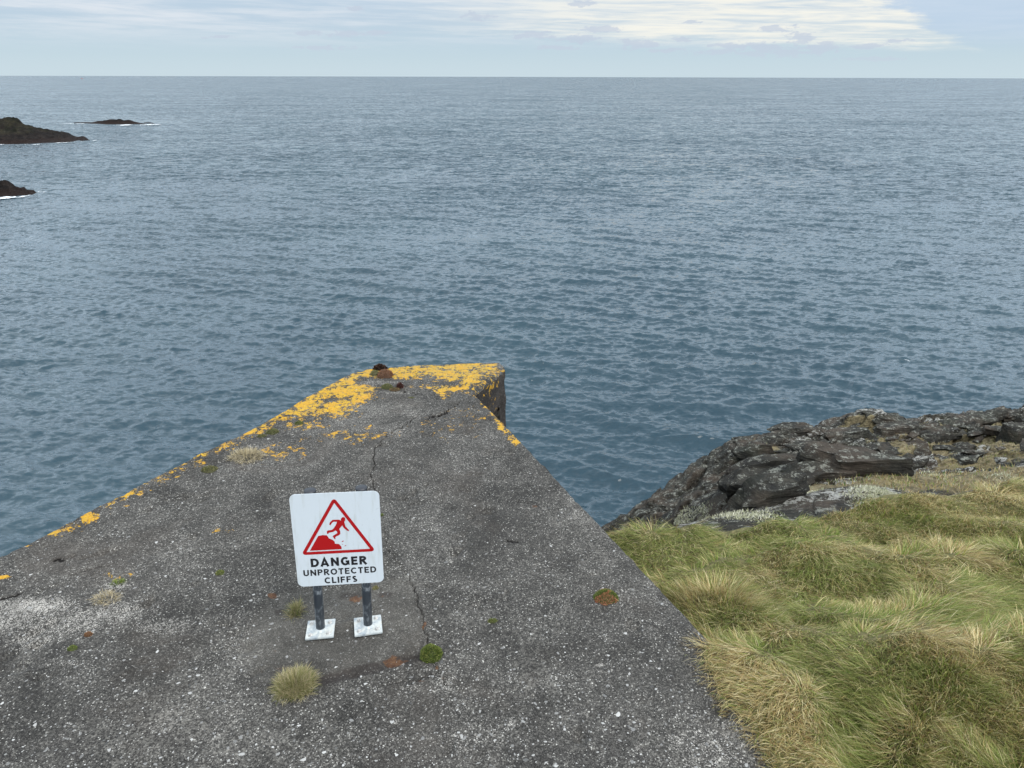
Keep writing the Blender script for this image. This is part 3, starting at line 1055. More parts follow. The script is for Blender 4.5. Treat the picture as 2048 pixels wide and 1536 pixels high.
def build_ground():
    xs = None
    ys = np.concatenate([np.linspace(-3, 2.0, 20), np.linspace(2.05, 9.6, 300)])
    nc = 330
    t = np.linspace(0, 1, nc) ** 1.35
    rows = []
    for y in ys:
        x0 = x_seam(np.array([y]))[0] - 0.22
        x1 = max(5.5, y * 1.35)
        rows.append(np.stack([x0 + (x1 - x0) * t, np.full(nc, y)], 1))
    G = np.array(rows)
    X, Y = G[:, :, 0], G[:, :, 1]
    ye = y_edge(X, Y)
    over = np.maximum(Y - ye - 0.05 + 0.08 * fbm(X * 3, Y * 3, 9, 2), 0)
    Z = ground_h(X, Y) - over * 1.3 - over ** 2 * 2
    V = np.stack([X, Y, Z], -1).reshape(-1, 3)
    mesh_np('ground', V, grid_faces(len(ys), nc), m_soil, None, True)['kind'] = 'structure'


build_ground()


# --- the rock headland as a height field through control points
def build_ctrl():
    P = []
    def add(px, py, y): P.append(at_y(px, py, y))
    lip = [(1215, 1052, .35, 0), (1340, 1046, .5, 0), (1480, 1032, .8, 0), (1560, 1004, 1.0, 0), (1660, 968, 1.4, 0), (1760, 952, 1.7, 0), (1900, 945, 1.5, 0), (2048, 915, 1.5, 0), (2300, 860, 1.6, 0), (2700, 800, 1.6, 0)]
    for px, py, e, _ in lip:
        t = ray(px, py); t = t[0] / t[1]
        y = np.interp(t, ge_tan, ge[:, 1]) + e
        add(px, py, y)
    for k in range(len(ge)):
        P.append(np.array([ge[k, 0], ge[k, 1], ge[k, 2] - 0.05]))
        P.append(np.array([ge[k, 0] * 0.88, ge[k, 1] * 0.88, zg(ge[k, 0] * 0.88, ge[k, 1] * 0.88) - 0.3]))
    # gully and base of the visible rock
    for a in [(1260, 1060, 9.0), (1330, 1058, 9.2), (1480, 1050, 9.5), (1600, 1000, 10.5), (1750, 960, 11), (1900, 945, 11), (2048, 915, 11.0), (2300, 860, 12), (2700, 800, 13)]:
        add(*a)
    for a in [(1262, 1042, 12.2), (1330, 1040, 12.2), (1420, 1025, 12.2), (1500, 990, 12.0), (1560, 965, 12.2), (1640, 930, 13), (1760, 915, 14), (1900, 905, 14.5), (2048, 880, 15), (2300, 825, 16), (2700, 770, 17)]:
        add(*a)
    # cleft: recess under the buttress at (1400-1430, 900-1000)
    for a in [(1425, 1000, 13.6), (1405, 960, 15.2), (1415, 925, 16.2), (1350, 1000, 13.6), (1300, 1010, 14.0), (1480, 945, 14.0), (1470, 905, 15.5), (1530, 930, 14.2)]:
        add(*a)
    for a in [(1550, 900, 16.0), (1640, 880, 17.0), (1760, 870, 18), (1900, 865, 19), (2048, 845, 20), (2300, 800, 21), (2700, 750, 22)]:
        add(*a)
    crest = [(1232, 1046, 13.5), (1262, 1008, 14.6), (1300, 972, 15.6), (1375, 938, 16.8), (1440, 884, 18), (1500, 870, 19), (1580, 853, 20), (1640, 834, 21), (1720, 826, 22), (1800, 828, 22.5), (1900, 834, 24), (1990, 816, 25), (2048, 800, 26), (2300, 762, 28), (2700, 700, 30)]
    C = [at_y(*a) for a in crest]
    P += C
    C = np.array(C)
    tg = np.gradient(C[:, :2], axis=0); tg /= np.linalg.norm(tg, axis=1)[:, None]
    nrm = np.stack([-tg[:, 1], tg[:, 0]], 1)
    for dd, drop in ((1.2, 1.7), (3.0, 6.0), (6.0, 15.0), (11.0, 27.0), (18.0, 30.0)):
        for c_, nn in zip(C, nrm):
            P.append(np.array([c_[0] + nn[0] * dd, c_[1] + nn[1] * dd, max(c_[2] - drop, SEA - 3)]))
    # seaward of the left foot
    for x, y, z in [(-0.5, 7.0, -6), (0.2, 9.0, -12), (0.2, 12.0, -18), (-2, 10, -24), (-3, 14, -34), (1.0, 6.6, -2.6), (1.0, 8.0, -5.0), (-6, 20, -36), (0, 26, -36), (0.6, 5.6, -1.5)]:
        P.append(np.array([x, y, z]))
    return np.array(P)


CP = build_ctrl()


def tps(P, smooth=0.02):
    n = len(P)
    d2 = ((P[:, None, :2] - P[None, :, :2]) ** 2).sum(-1)
    K = 0.5 * d2 * np.log(d2 + 1e-12)
    K[np.arange(n), np.arange(n)] = smooth
    A = np.zeros((n + 3, n + 3))
    A[:n, :n] = K; A[:n, n] = 1; A[:n, n + 1:] = P[:, :2]
    A[n, :n] = 1; A[n + 1:, :n] = P[:, :2].T
    w = np.linalg.lstsq(A, np.concatenate([P[:, 2], [0, 0, 0]]), rcond=None)[0]

    def f(x, y):
        sh = x.shape; x = x.ravel(); y = y.ravel()
        r = np.full(x.shape, w[n]) + w[n + 1] * x + w[n + 2] * y
        for i in range(n):
            d2 = (x - P[i, 0]) ** 2 + (y - P[i, 1]) ** 2
            r += w[i] * 0.5 * d2 * np.log(d2 + 1e-12)
        return r.reshape(sh)
    return f


rock_base = tps(CP, 0.4)


def rock_h(x, y, want_lip=False):
    z0 = rock_base(x, y)
    far = sstep(y, 6.0, 10.5)
    amp = 0.30 + 0.70 * far
    wx = x + 0.5 * fbm(x * 0.5, y * 0.5, 301, 3); wy = y + 0.5 * fbm(x * 0.5, y * 0.5, 311, 3)
    z = z0 + amp * 0.40 * fbm(x * 0.45, y * 0.45, 201, 3)
    # blocks: each cell keeps its own level and tilt
    ca, sa = math.cos(0.35), math.sin(0.35)
    u = wx * ca + wy * sa; v = -wx * sa + wy * ca
    f1, e1, r1_, cx, cy = voro2(u * 0.42, v * 1.0, 7)
    z -= 0.25 * far
    z += amp * (0.16 * (r1_ - 0.5) + 0.11 * ((v * 1.0 - cy) * (r1_ - 0.3)))
    z -= amp * 0.16 * np.clip(1 - e1 / 0.10, 0, 1)
    f1, e2, r2_, cx, cy = voro2(u * 1.1 + 4, v * 3.1, 17)
    z += amp * (0.12 * (r2_ - 0.5) + 0.04 * (v * 3.1 - cy))
    z -= amp * 0.06 * np.clip(1 - e2 / 0.12, 0, 1)
    # bedding steps, tilted
    s = (z - 0.16 * x + 0.10 * y + 0.18 * fbm(x * 0.8, y * 0.8, 221, 3)) / 0.34
    fr_ = s - np.floor(s)
    lip = sstep(fr_, 0.80, 0.97)
    z += amp * 0.34 * 0.62 * (sstep(fr_, 0.55, 0.95) - fr_)
    s = (z - 0.16 * x + 0.10 * y + 0.08 * fbm(x * 2.2, y * 2.2, 231, 3)) / 0.11
    fr_ = s - np.floor(s)
    z += amp * 0.11 * 0.6 * (sstep(fr_, 0.5, 0.95) - fr_)
    z += amp * 0.05 * fbm(x * 4, y * 4, 241, 4)
    if want_lip:
        return z, np.clip(lip + 0.7 * sstep(fr_, 0.82, 0.97), 0, 1)
    return z


turf_spots = [(1720, 856, .6, .3), (1690, 915, .6, .55), (1810, 915, .45, 1.2), (1930, 873, 1.1, .8), (1880, 925, 1.6, .7), (1990, 915, 1.6, .9), (2040, 860, .7, .9),
              (1530, 895, .35, .3), (1850, 895, .7, .6), (1620, 930, .35, .3), (1830, 968, .8, .25), (1950, 945, 1.5, .4), (2150, 880, 2, 1.2), (1610, 975, .5, .2)]
pale_spots = [(1400, 1042, .6, .2), (1480, 1034, .6, .18), (1560, 1016, .5, .22), (1640, 988, .5, .22), (1700, 957, .6, .2), (1440, 1038, .6, .15), (1620, 1000, .6, .3),
              (1800, 948, .9, .2), (1750, 975, .5, .2), (1990, 945, .5, .2)]


def build_headland():
    tq = np.linspace(ge_tan[0] - 0.02, math.tan(math.radians(48)), 620)
    y = np.concatenate([np.linspace(4.0, 12, 130, endpoint=False), np.linspace(12, 28, 250, endpoint=False), np.linspace(28, 60, 40)])
    T, Y = np.meshgrid(tq, y)
    X = T * Y
    Z, lip = rock_h(X, Y, True)
    Z = np.maximum(Z, SEA - 3)
    ye = y_edge(X, Y)
    # stay under the turf
    gz = ground_h(X, Y)
    under = Y < ye + 0.25
    Z = np.where(under, np.minimum(Z, gz - 0.09 - 0.4 * sstep(ye - Y, 0.0, 0.6)), Z)
    def spots(lst, yk=1.0):
        m = np.zeros(X.shape)
        for px, py, ax, ay in lst:
            c_ = ray_to_height(px, py, rock_h, 4.0, 60)
            m = np.maximum(m, np.clip(1.35 - np.hypot((X - c_[0]) / ax, (Y - c_[1]) / (ay * yk)), 0, 1))
        return m
    turf = spots(turf_spots, 1.5); pale = spots(pale_spots) * 0.62
    pale = pale * (0.75 + 0.5 * fbm(X * 1.5, Y * 3, 88, 3))
    side = 0.35 + 0.65 * sstep(X / np.maximum(Y, 1), 0.28, 0.46)
    pale = np.maximum(pale, lip * (0.42 + 0.30 * fbm(X * 1.2, Y * 1.2, 89, 3)) * side + 0.20 * side)
    V = np.stack([X, Y, Z], -1).reshape(-1, 3)
    o = mesh_np('rocky_headland', V, grid_faces(len(y), len(tq)), m_rock, None, False, {'turf': turf.ravel(), 'pale': pale.ravel()})
    o['kind'] = 'structure'
    return o


headland = build_headland()


# --- single stones on it
def rock_mesh(name, w, dd, h, seed, sub=7, rough=0.12, pale=0.0):
    r = np.random.default_rng(seed)
    bm = bmesh.new()
    bmesh.ops.create_cube(bm, size=1.0)
    bmesh.ops.subdivide_edges(bm, edges=bm.edges[:], cuts=sub, use_grid_fill=True)
    off = r.uniform(0, 50, 3)
    shear = r.uniform(-0.3, 0.3, 4)
    cuts = [(Vector(r.normal(0, 1, 3)).normalized(), r.uniform(0.42, 0.6)) for _ in range(9)]
    from mathutils import noise as mn
    for v in bm.verts:
        p = v.co.copy()
        for nn, lim in cuts:
            e = p.dot(nn) - lim
            if e > 0: p -= nn * e
        n3 = mn.noise_vector(p * 2.3 + Vector(off)) * rough
        n4 = mn.noise_vector(p * 6.0 + Vector(off)) * rough * 0.45
        stp = 0.035 * (abs(((p.z * 5 + off[0]) % 1.0) - 0.5) - 0.25)
        p = p + n3 + n4
        p.x *= 1 + stp; p.y *= 1 + stp
        p.x += p.z * shear[0]; p.y += p.z * shear[1]
        v.co = Vector((p.x * w, p.y * dd, p.z * h))
    me = D.meshes.new(name)
    bm.to_mesh(me); bm.free()
    me.materials.append(m_rock)
    a = me.attributes.new('pale', 'FLOAT', 'POINT')
    a.data.foreach_set('value', np.full(len(me.vertices), pale, np.float32))
    return me


def stone(px, py, w, dd, h, seed, rz=0.0, tilt=(0, 0), pale=0.0, sink=0.42, label=None, sub=7):
    c_ = ray_to_height(px, py, rock_h, 4.0, 60)
    me = rock_mesh('stone', w, dd, h, seed, sub, 0.10, pale)
    o = D.objects.new('stone', me)
    o.location = (c_[0], c_[1] + dd * 0.3, c_[2] + h * (0.5 - sink))
    o.rotation_euler = (tilt[0], tilt[1], rz)
    link(o, headland)
    if label: o['label'] = label
    return o


big = [
    (1738, 925, 1.55, .8, .62, 1, .03, (-.1, -.05), .15), (1718, 950, 1.6, .7, .55, 2, 0, (-.05, 0), .05), (1832, 915, 1.15, .8, .5, 3, .35, (.1, -.25), .2),
    (1855, 935, .75, .55, .28, 4, .2, (.15, -.15), .62), (1648, 945, .95, .6, .5, 5, .1, (0, 0), .0), (1512, 925, 1.25, 1.0, 1.1, 6, .3, (-.2, -.35), .05),
    (1600, 925, 1.6, .9, .55, 7, .1, (-.1, -.1), .05), (1470, 905, 1.5, 1.3, 1.2, 8, .2, (-.1, -.3), .05), (1460, 985, 1.4, .9, .8, 9, .2, (0, -.2), .0), (1540, 965, 1.3, .8, .7, 10, .1, (0, -.1), .0),
    (1380, 990, 1.6, 1.0, .6, 11, .4, (0, -.4), .0), (1310, 1010, 1.3, .8, .5, 12, .5, (0, -.45), .0), (1270, 1035, 1.1, .7, .5, 13, .5, (0, -.5), .0), (1355, 1035, 1.2, .6, .45, 14, .25, (0, -.2), .0),
    (1475, 875, 2.0, 1.2, .8, 15, .1, (0, -.2), .1), (1665, 850, 1.6, 1.0, .5, 16, .05, (0, -.1), .15), (1780, 846, 2.0, 1.1, .4, 17, 0, (0, .1), .1), (1935, 850, 2.4, 1.2, .4, 18, .1, (0, -.1), .1),
    (2045, 808, 2.4, 1.6, 1.0, 19, .2, (0, -.2), .1), (2042, 885, 1.3, 1.0, 1.1, 20, .1, (0, .1), .2), (1590, 870, 1.8, .9, .5, 21, .15, (-.1, -.15), .1), (1700, 878, 1.9, .9, .45, 22, .1, (-.1, -.1), .2),
    (1800, 865, 1.9, .8, .4, 23, .05, (-.1, -.1), .2), (1880, 880, 1.5, .8, .4, 24, .3, (0, -.2), .2), (1930, 905, 1.1, .6, .3, 25, .5, (.1, -.3), .15), (1555, 1000, 1.0, .5, .4, 26, .2, (0, -.15), .2),
    (1420, 1020, 1.1, .6, .4, 27, .2, (0, -.1), .05), (1620, 905, 1.4, .7, .4, 28, .1, (0, -.1), .1), (1760, 905, 1.2, .6, .35, 29, .1, (0, -.1), .25), (1860, 862, 1.2, .6, .35, 30, .3, (0, -.2), .25),
    (1350, 965, 1.5, 1.0, .5, 31, .45, (0, -.45), 0), (1400, 925, 1.3, 1.2, .7, 32, .4, (0, -.4), 0), (1510, 985, 1.0, .6, .45, 33, .1, (0, 0), 0), (1640, 960, .9, .45, .3, 34, .1, (0, 0), .2),
    (2005, 925, .35, .3, .2, 35, .4, (0, 0), .6), (1990, 838, 1.7, .9, .5, 36, .3, (0, -.2), .15), (1340, 995, 1.0, .7, .4, 37, .4, (0, -.4), .0), (1960, 870, 1.2, .5, .3, 38, .3, (0, -.2), .2)]
for k, a in enumerate(big):
    if a[5] in (16, 1, 7, 8, 9, 11, 12, 13, 14, 15, 27, 31, 32, 37): continue
    lab = {2: 'dark flat-topped boulder tilted up beside the white-crusted stone', 3: 'low stone crusted almost white with lichen in the turf'}.get(k)
    stone(a[0], a[1], a[2] * .6, a[3] * .6, a[4] * .6, 500 + a[5], a[6], a[7], a[8], label=lab)
protos = [rock_mesh('stone', 1, 1, 1, 900 + i, 3, 0.14, p_) for i, p_ in enumerate([0, 0, 0.1, 0.2, 0.1, 0.5, 0.62])]
r = np.random.default_rng(77)
cnt = 0
while cnt < 170:
    px = r.uniform(1480, 2140); py = r.uniform(830, 1030)
    topy = np.interp(px, [1225, 1262, 1300, 1375, 1440, 1500, 1640, 1900, 2048], [1048, 1015, 980, 946, 896, 880, 845, 842, 815])
    boty = np.interp(px, [1225, 1400, 1500, 1640, 1800, 2048, 2200], [1046, 1030, 1010, 965, 945, 910, 890])
    if not (topy + 6 < py < boty): continue
    c_ = ray_to_height(px, py, rock_h, 4.0, 60)
    w = r.lognormal(math.log(0.23), 0.5)
    pi_ = r.integers(0, 5) if r.uniform() < 0.8 else r.integers(5, 7)
    if pi_ >= 5: w *= 0.55
    w = min(w, 1.0)
    o = D.objects.new('stone', protos[pi_])
    o.scale = (w * 1.3, w * r.uniform(.6, .9), w * r.uniform(.22, .42))
    o.location = (c_[0], c_[1], c_[2] + 0.1 * w)
    o.rotation_euler = (r.normal(0, .12), r.normal(-.15, .15), r.normal(.25, .35))
    link(o, headland)
    cnt += 1


# ================================================================== BLADES
def blades(name, pos, direc, length, width, colr, lean, mat, parent=None, curl=1.0, seg=3, tipcol=None, z_up=None):
    """pos (n,3), direc angle (n,), length, width, lean 0..1 (0 = upright), colr (n,3)"""
    n = len(pos)
    dx, dy = np.cos(direc), np.sin(direc)
    px_, py_ = -dy, dx
    ts = np.linspace(0, 1, seg + 1)
    VV = []
    CC = []
    a0 = lean * 0.6
    X_ = np.zeros(n); Z_ = np.zeros(n)
    pts = [(X_.copy(), Z_.copy())]
    for k in range(seg):
        ang = (a0 + (lean * 1.45 - a0) * (k + 0.5) / seg * curl + 0.0)
        ang = np.clip(ang, 0, 1.25) * (math.pi / 2)
        X_ = X_ + np.sin(ang) * length / seg
        Z_ = Z_ + np.cos(ang) * length / seg
        pts.append((X_.copy(), Z_.copy()))
    if tipcol is None: tipcol = colr
    jit = rng.normal(0, 0.12, n)
    for k, t in enumerate(ts):
        xx, zz = pts[k]
        wv = width * (1 - t) ** 0.6 * 0.5
        off = jit * length * t * t
        cx = pos[:, 0] + dx * xx + px_ * off; cy = pos[:, 1] + dy * xx + py_ * off; cz = pos[:, 2] + zz
        cc = colr * (1 - t) + tipcol * t
        if k < seg:
            VV.append(np.stack([cx - px_ * wv, cy - py_ * wv, cz], 1)); CC.append(cc)
            VV.append(np.stack([cx + px_ * wv, cy + py_ * wv, cz], 1)); CC.append(cc)
        else:
            VV.append(np.stack([cx, cy, cz], 1)); CC.append(cc)
    nv = 2 * seg + 1
    V = np.stack(VV, 1).reshape(-1, 3); Cc = np.stack(CC, 1).reshape(-1, 3)
    b0 = np.arange(n) * nv
    quads = []
    for k in range(seg - 1):
        quads.append(np.stack([b0 + 2 * k, b0 + 2 * k + 1, b0 + 2 * k + 3, b0 + 2 * k + 2], 1))
    tri = np.stack([b0 + 2 * seg - 2, b0 + 2 * seg - 1, b0 + 2 * seg], 1)
    return mesh_np(name, V, np.concatenate(quads) if quads else None, mat, parent, False, {'bcol': Cc}, faces_tri=tri)


GREEN = np.array([(0.060, 0.135, 0.010), (0.11, 0.205, 0.016), (0.18, 0.27, 0.035), (0.17, 0.20, 0.025)])
STRAW = np.array([(0.43, 0.33, 0.15), (0.54, 0.45, 0.23), (0.33, 0.24, 0.10), (0.62, 0.54, 0.33), (0.27, 0.185, 0.085)])


def build_grass():
    r = np.random.default_rng(3)
    N = 520000
    # candidates uniform over the picture's ground area, widened a little on each side
    y = 2.0 + 7.6 * r.uniform(0, 1, N) ** 1.25
    x0 = x_seam(y) - 0.03 - 0.05 * sstep(fbm(y * 5, y * 0, 702, 3), 0.0, 0.3)
    x1 = np.maximum(y * 0.80 + 1.5, x0 + 1)
    x = x0 + (x1 - x0) * r.uniform(0, 1, N)
    ye = y_edge(x, y)
    ok = y < ye + 0.10 * fbm(x * 4, y * 4, 55, 2) + 0.02
    x, y = x[ok], y[ok]
    # thin out with hummocks
    s = x - x_seam(y)
    keep = r.uniform(0, 1, len(x)) < 0.55 + 0.35 * sstep(s, 0.0, 0.3)
    x, y, s = x[keep], y[keep], s[keep]
    x = x[:290000]; y = y[:290000]; s = s[:290000]
    n = len(x)
    z = ground_h(x, y) - 0.01
    # the flow of the wind-combed grass
    e = 0.03
    hx = (fbm((x + e) * 1.9, y * 2.4, 101, 3) - fbm((x - e) * 1.9, y * 2.4, 101, 3)) / (2 * e)
    hy = (fbm(x * 1.9, (y + e) * 2.4, 101, 3) - fbm(x * 1.9, (y - e) * 2.4, 101, 3)) / (2 * e)
    fl = math.radians(-125) + 1.9 * fbm(x * 0.9, y * 0.9, 401, 3) + 0.9 * fbm(x * 3, y * 3, 411, 2)
    tx_ = (tus(x + e, y)[0] - tus(x - e, y)[0]) / (2 * e); ty_ = (tus(x, y + e)[0] - tus(x, y - e)[0]) / (2 * e)
    gx = np.cos(fl) - 0.32 * hx - 0.35 * tx_; gy = np.sin(fl) - 0.32 * hy - 0.35 * ty_
    di = np.arctan2(gy, gx) + r.normal(0, 0.5, n)
    hum = fbm(x * 1.9, y * 2.4, 101, 3)
    dl = seg_dist(x, y, dip_line)
    p = 0.28 + 1.05 * fbm(x * 1.1, y * 1.5, 421, 4) + 0.30 * hum + 0.25 * fbm(x * 5, y * 7, 431, 2)
    p += 0.35 * np.exp(-(s / 0.30) ** 2) * (y < 4.2) - 0.55 * np.exp(-(dl / 0.16) ** 2)
    p += 0.42 * tus(x, y, 0.0, 0.25)[1] - 0.45 * tus(x, y, -0.2, -1.1)[1]
    p = np.clip(p, 0.14, 0.80)
    straw = r.uniform(0, 1, n) < p
    ci = r.integers(0, 4, n); si = r.integers(0, 5, n)
    c_ = np.where(straw[:, None], STRAW[si], GREEN[ci])
    c_ = c_ * r.uniform(0.62, 1.5, (n, 1))
    hl = r.uniform(0, 1, n) < 0.09
    c_[hl] = np.array((0.66, 0.57, 0.30)) * r.uniform(0.85, 1.1, (int(hl.sum()), 1))
    tip = np.where(straw[:, None], c_ * 1.15, c_ * 0.6 + STRAW[1] * 0.45)
    ln = r.uniform(0.055, 0.145, n) * (1.0 + 0.6 * fbm(x * 2.5, y * 2.5, 441, 2))
    ln = np.clip(ln, 0.04, 0.24)
    ln *= np.where(s < 0.1, 0.75, 1)
    lean = np.clip(0.62 + 0.25 * fbm(x * 1.6, y * 1.6, 451, 2) + r.normal(0, 0.13, n), 0.1, 0.92)
    wd = r.uniform(0.0014, 0.0036, n) * (0.8 + 0.12 * y)
    pos = np.stack([x, y, z], 1)
    o = blades('grass', pos, di, ln, wd, c_, lean, m_blade, seg=3, tipcol=tip)
    tag(o, 'wind-combed green and straw grass covering the slope right of the platform', 'grass', kind='stuff')


build_grass()


def build_turf_patches():
    r = np.random.default_rng(13)
    PX = []
    for px, py, ax, ay in turf_spots:
        c_ = ray_to_height(px, py, rock_h, 4.0, 60)
        n = int(4600 * ax * ay / 0.6 / max(1, c_[1] / 12)); n = min(n, 9000)
        a = r.uniform(0, 6.28, n); q_ = np.sqrt(r.uniform(0, 1, n)) * 1.05
        PX.append(np.stack([c_[0] + np.cos(a) * q_ * ax, c_[1] + np.sin(a) * q_ * ay * 1.5], 1))
    P_ = np.concatenate(PX)
    ok = fbm(P_[:, 0] * 2.5, P_[:, 1] * 2.5, 5, 3) > -0.25
    ok &= P_[:, 1] > y_edge(P_[:, 0], P_[:, 1]) + 0.05
    P_ = P_[ok]
    n = len(P_)
    z = rock_h(P_[:, 0], P_[:, 1]) - 0.02
    c_ = STRAW[r.integers(0, 5, n)] * r.uniform(0.7, 1.15, (n, 1))
    gm = r.uniform(0, 1, n) < 0.22
    c_[gm] = GREEN[r.integers(0, 4, gm.sum())]
    pos = np.stack([P_[:, 0], P_[:, 1], z], 1)
    o = blades('dry_turf', pos, r.uniform(0, 6.28, n), r.uniform(0.03, 0.09, n), r.uniform(0.004, 0.010, n), c_, np.clip(r.normal(0.5, 0.2, n), 0, 1), m_blade, seg=2)
    tag(o, 'patches of short straw-coloured turf lying between the rocks of the headland', 'turf', kind='stuff')


build_turf_patches()


def build_lichen_fringe():
    r = np.random.default_rng(23)
    lines = [([(1335, 1046), (1400, 1040), (1470, 1036), (1530, 1030)], .12, 9000), ([(1590, 975), (1620, 962), (1660, 952), (1740, 950), (1800, 944), (1870, 955)], .16, 9000),
             ([(1500, 1014), (1560, 996), (1620, 985)], .10, 3600), ([(1715, 1000), (1745, 990), (1785, 988)], .10, 3000), ([(1215, 1050), (1245, 1052), (1275, 1055)], .05, 700), ([(1950, 955), (2010, 950)], .08, 500),
             ([(1560, 985), (1600, 970)], .06, 500)]
    PP = []
    for pts, wd, n in lines:
        W_ = np.array([ray_to_height(a, b_, lambda x, y: np.maximum(rock_h(x, y), np.where(y < y_edge(x, y), zg(x, y), -99)), 3.0, 60)[:2] for a, b_ in pts])
        sg = np.concatenate([[0], np.cumsum(np.hypot(*np.diff(W_, axis=0).T))])
        t = r.uniform(0, sg[-1], n)
        # clumps
        t += 0.05 * np.sin(t * 9)
        x = np.interp(t, sg, W_[:, 0]) + r.normal(0, wd * .6, n); y = np.interp(t, sg, W_[:, 1]) + r.normal(0, wd, n)
        k = fbm(x * 4, y * 4, 71, 2) > -0.25
        PP.append(np.stack([x[k], y[k]], 1))
    P_ = np.concatenate(PP); n = len(P_)
    z = rock_h(P_[:, 0], P_[:, 1])
    z = np.where(P_[:, 1] < y_edge(*P_.T) + 0.1, np.maximum(z, ground_h(*P_.T)), z) - 0.005
    base = np.array([(0.46, 0.46, 0.31), (0.58, 0.57, 0.42), (0.36, 0.37, 0.22), (0.66, 0.64, 0.52)])
    c_ = base[r.integers(0, 4, n)] * r.uniform(0.75, 1.1, (n, 1))
    o = blades('shaggy_lichen', np.stack([P_[:, 0], P_[:, 1], z], 1), r.uniform(0, 6.28, n), r.uniform(0.012, 0.040, n), r.uniform(0.004, 0.009, n), c_, np.clip(r.normal(0.4, 0.3, n), 0, 1), m_plant, seg=2)
    tag(o, 'pale shaggy lichen fringing the rock ledge beyond the grass', 'lichen', kind='stuff')


build_lichen_fringe()


# ================================================================== PLANTS ON THE PLATFORM
def slab_z(x, y):
    z, _ = slab_fields(np.array([x]), np.array([y]))
    return float(z[0])


def tuft(px, py, rad, hgt, cols, n, label, name='grass_tuft', lean=0.55, cat='grass tuft', width=0.0026, group=None, sx=1.0, sy=1.0, seed=0):
    c_ = on_plane(px, py)
    r = np.random.default_rng(seed + 1000)
    a = r.uniform(0, 6.28, n); q_ = np.sqrt(r.uniform(0, 1, n))
    x = np.cos(a) * q_ * rad * sx; y = np.sin(a) * q_ * rad * sy
    wv = 1 + 0.35 * fbm(np.cos(a) * 2 + seed, np.sin(a) * 2, seed, 2)
    x *= wv; y *= wv
    dome = hgt * 0.38 * (1 - q_ ** 2)
    pos = np.stack([x, y, dome - 0.012], 1)
    di = np.arctan2(y, x) + r.normal(0, 1.3, n)
    cc = np.array(cols)[r.integers(0, len(cols), n)] * r.uniform(0.75, 1.2, (n, 1))
    ln = hgt * r.uniform(0.5, 1.0, n)
    o = blades(name, pos, di, ln, r.uniform(0.7, 1.3, n) * width, cc, np.clip(lean * (0.45 + 0.85 * q_) + r.normal(0, .24, n), 0, 1), m_plant, seg=3, tipcol=cc * 1.15)
    o.location = (c_[0], c_[1], slab_z(c_[0], c_[1]))
    tag(o, label, cat, group)
    return o


def cushion(px, py, rx, ry, h, cols, n, label, name='moss_cushion', cat='moss cushion', seed=0, leaf=0.008, split=None):
    """a dome with small leaves all over it"""
    c_ = on_plane(px, py)
    r = np.random.default_rng(seed + 2000)
    nu, nv_ = 28, 12
    vs_, fs = [], []
    U = np.linspace(0, 2 * math.pi, nu, endpoint=False)
    rows = []
    for j in range(nv_):
        ph = j / (nv_ - 1) * math.pi * 0.5
        rr = np.cos(ph)
        k = 1 + 0.22 * fbm(np.cos(U) * 1.7 + seed * 3.1, np.sin(U) * 1.7 + j * .05, seed, 3)
        bump_ = 1 + 0.10 * fbm(np.cos(U) * 3 * rr + seed, np.sin(U) * 3 * rr + 4, seed + 4, 2)
        rows.append(np.stack([np.cos(U) * rr * rx * k, np.sin(U) * rr * ry * k, np.full(nu, math.sin(ph) * h) * bump_ - 0.006], 1))
    G = np.array(rows); G = np.concatenate([G, G[:, :1]], 1)
    Vd = G.reshape(-1, 3); Fd = grid_faces(nv_, nu + 1)
    cols = np.array(cols)
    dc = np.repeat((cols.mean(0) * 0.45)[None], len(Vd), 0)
    # leaves
    ph = np.arcsin(r.uniform(0, 1, n) ** 0.8); a = r.uniform(0, 6.28, n)
    rr = np.cos(ph)
    k = 1 + 0.22 * fbm(np.cos(a) * 1.7 + seed * 3.1, np.sin(a) * 1.7, seed, 3)
    nx, ny, nz_ = np.cos(a) * rr, np.sin(a) * rr, np.sin(ph)
    cen = np.stack([nx * rx * k, ny * ry * k, nz_ * h - 0.006], 1)
    nrm = np.stack([nx / rx, ny / ry, nz_ / h], 1); nrm /= np.linalg.norm(nrm, axis=1)[:, None]
    nrm = nrm + r.normal(0, .35, (n, 3)); nrm /= np.linalg.norm(nrm, axis=1)[:, None]
    side = np.cross(nrm, r.normal(0, 1, (n, 3))); side /= np.linalg.norm(side, axis=1)[:, None]
    ll = leaf * r.uniform(.6, 1.3, (n, 1)); w = ll * 0.28
    cc = cols[r.integers(0, len(cols), n)]
    if split is not None:
        m = fbm(cen[:, 0] / rx * 1.3 + 3, cen[:, 1] / ry * 1.3, seed + 9, 2) > 0.0
        s2 = np.array(split)
        cc[m] = s2[r.integers(0, len(s2), m.sum())]
    cc = cc * r.uniform(.65, 1.3, (n, 1))
    VL = np.stack([cen - side * w, cen + side * w, cen + nrm * ll], 1).reshape(-1, 3)
    CL = np.repeat(cc, 3, 0)
    b0 = len(Vd)
    TL = np.arange(n * 3).reshape(-1, 3) + b0
    o = mesh_np(name, np.concatenate([Vd, VL]), Fd, m_plant, None, False, {'bcol': np.concatenate([dc, CL])}, faces_tri=TL)
    o.location = (c_[0], c_[1], slab_z(c_[0], c_[1]))
    tag(o, label, cat)
    return o


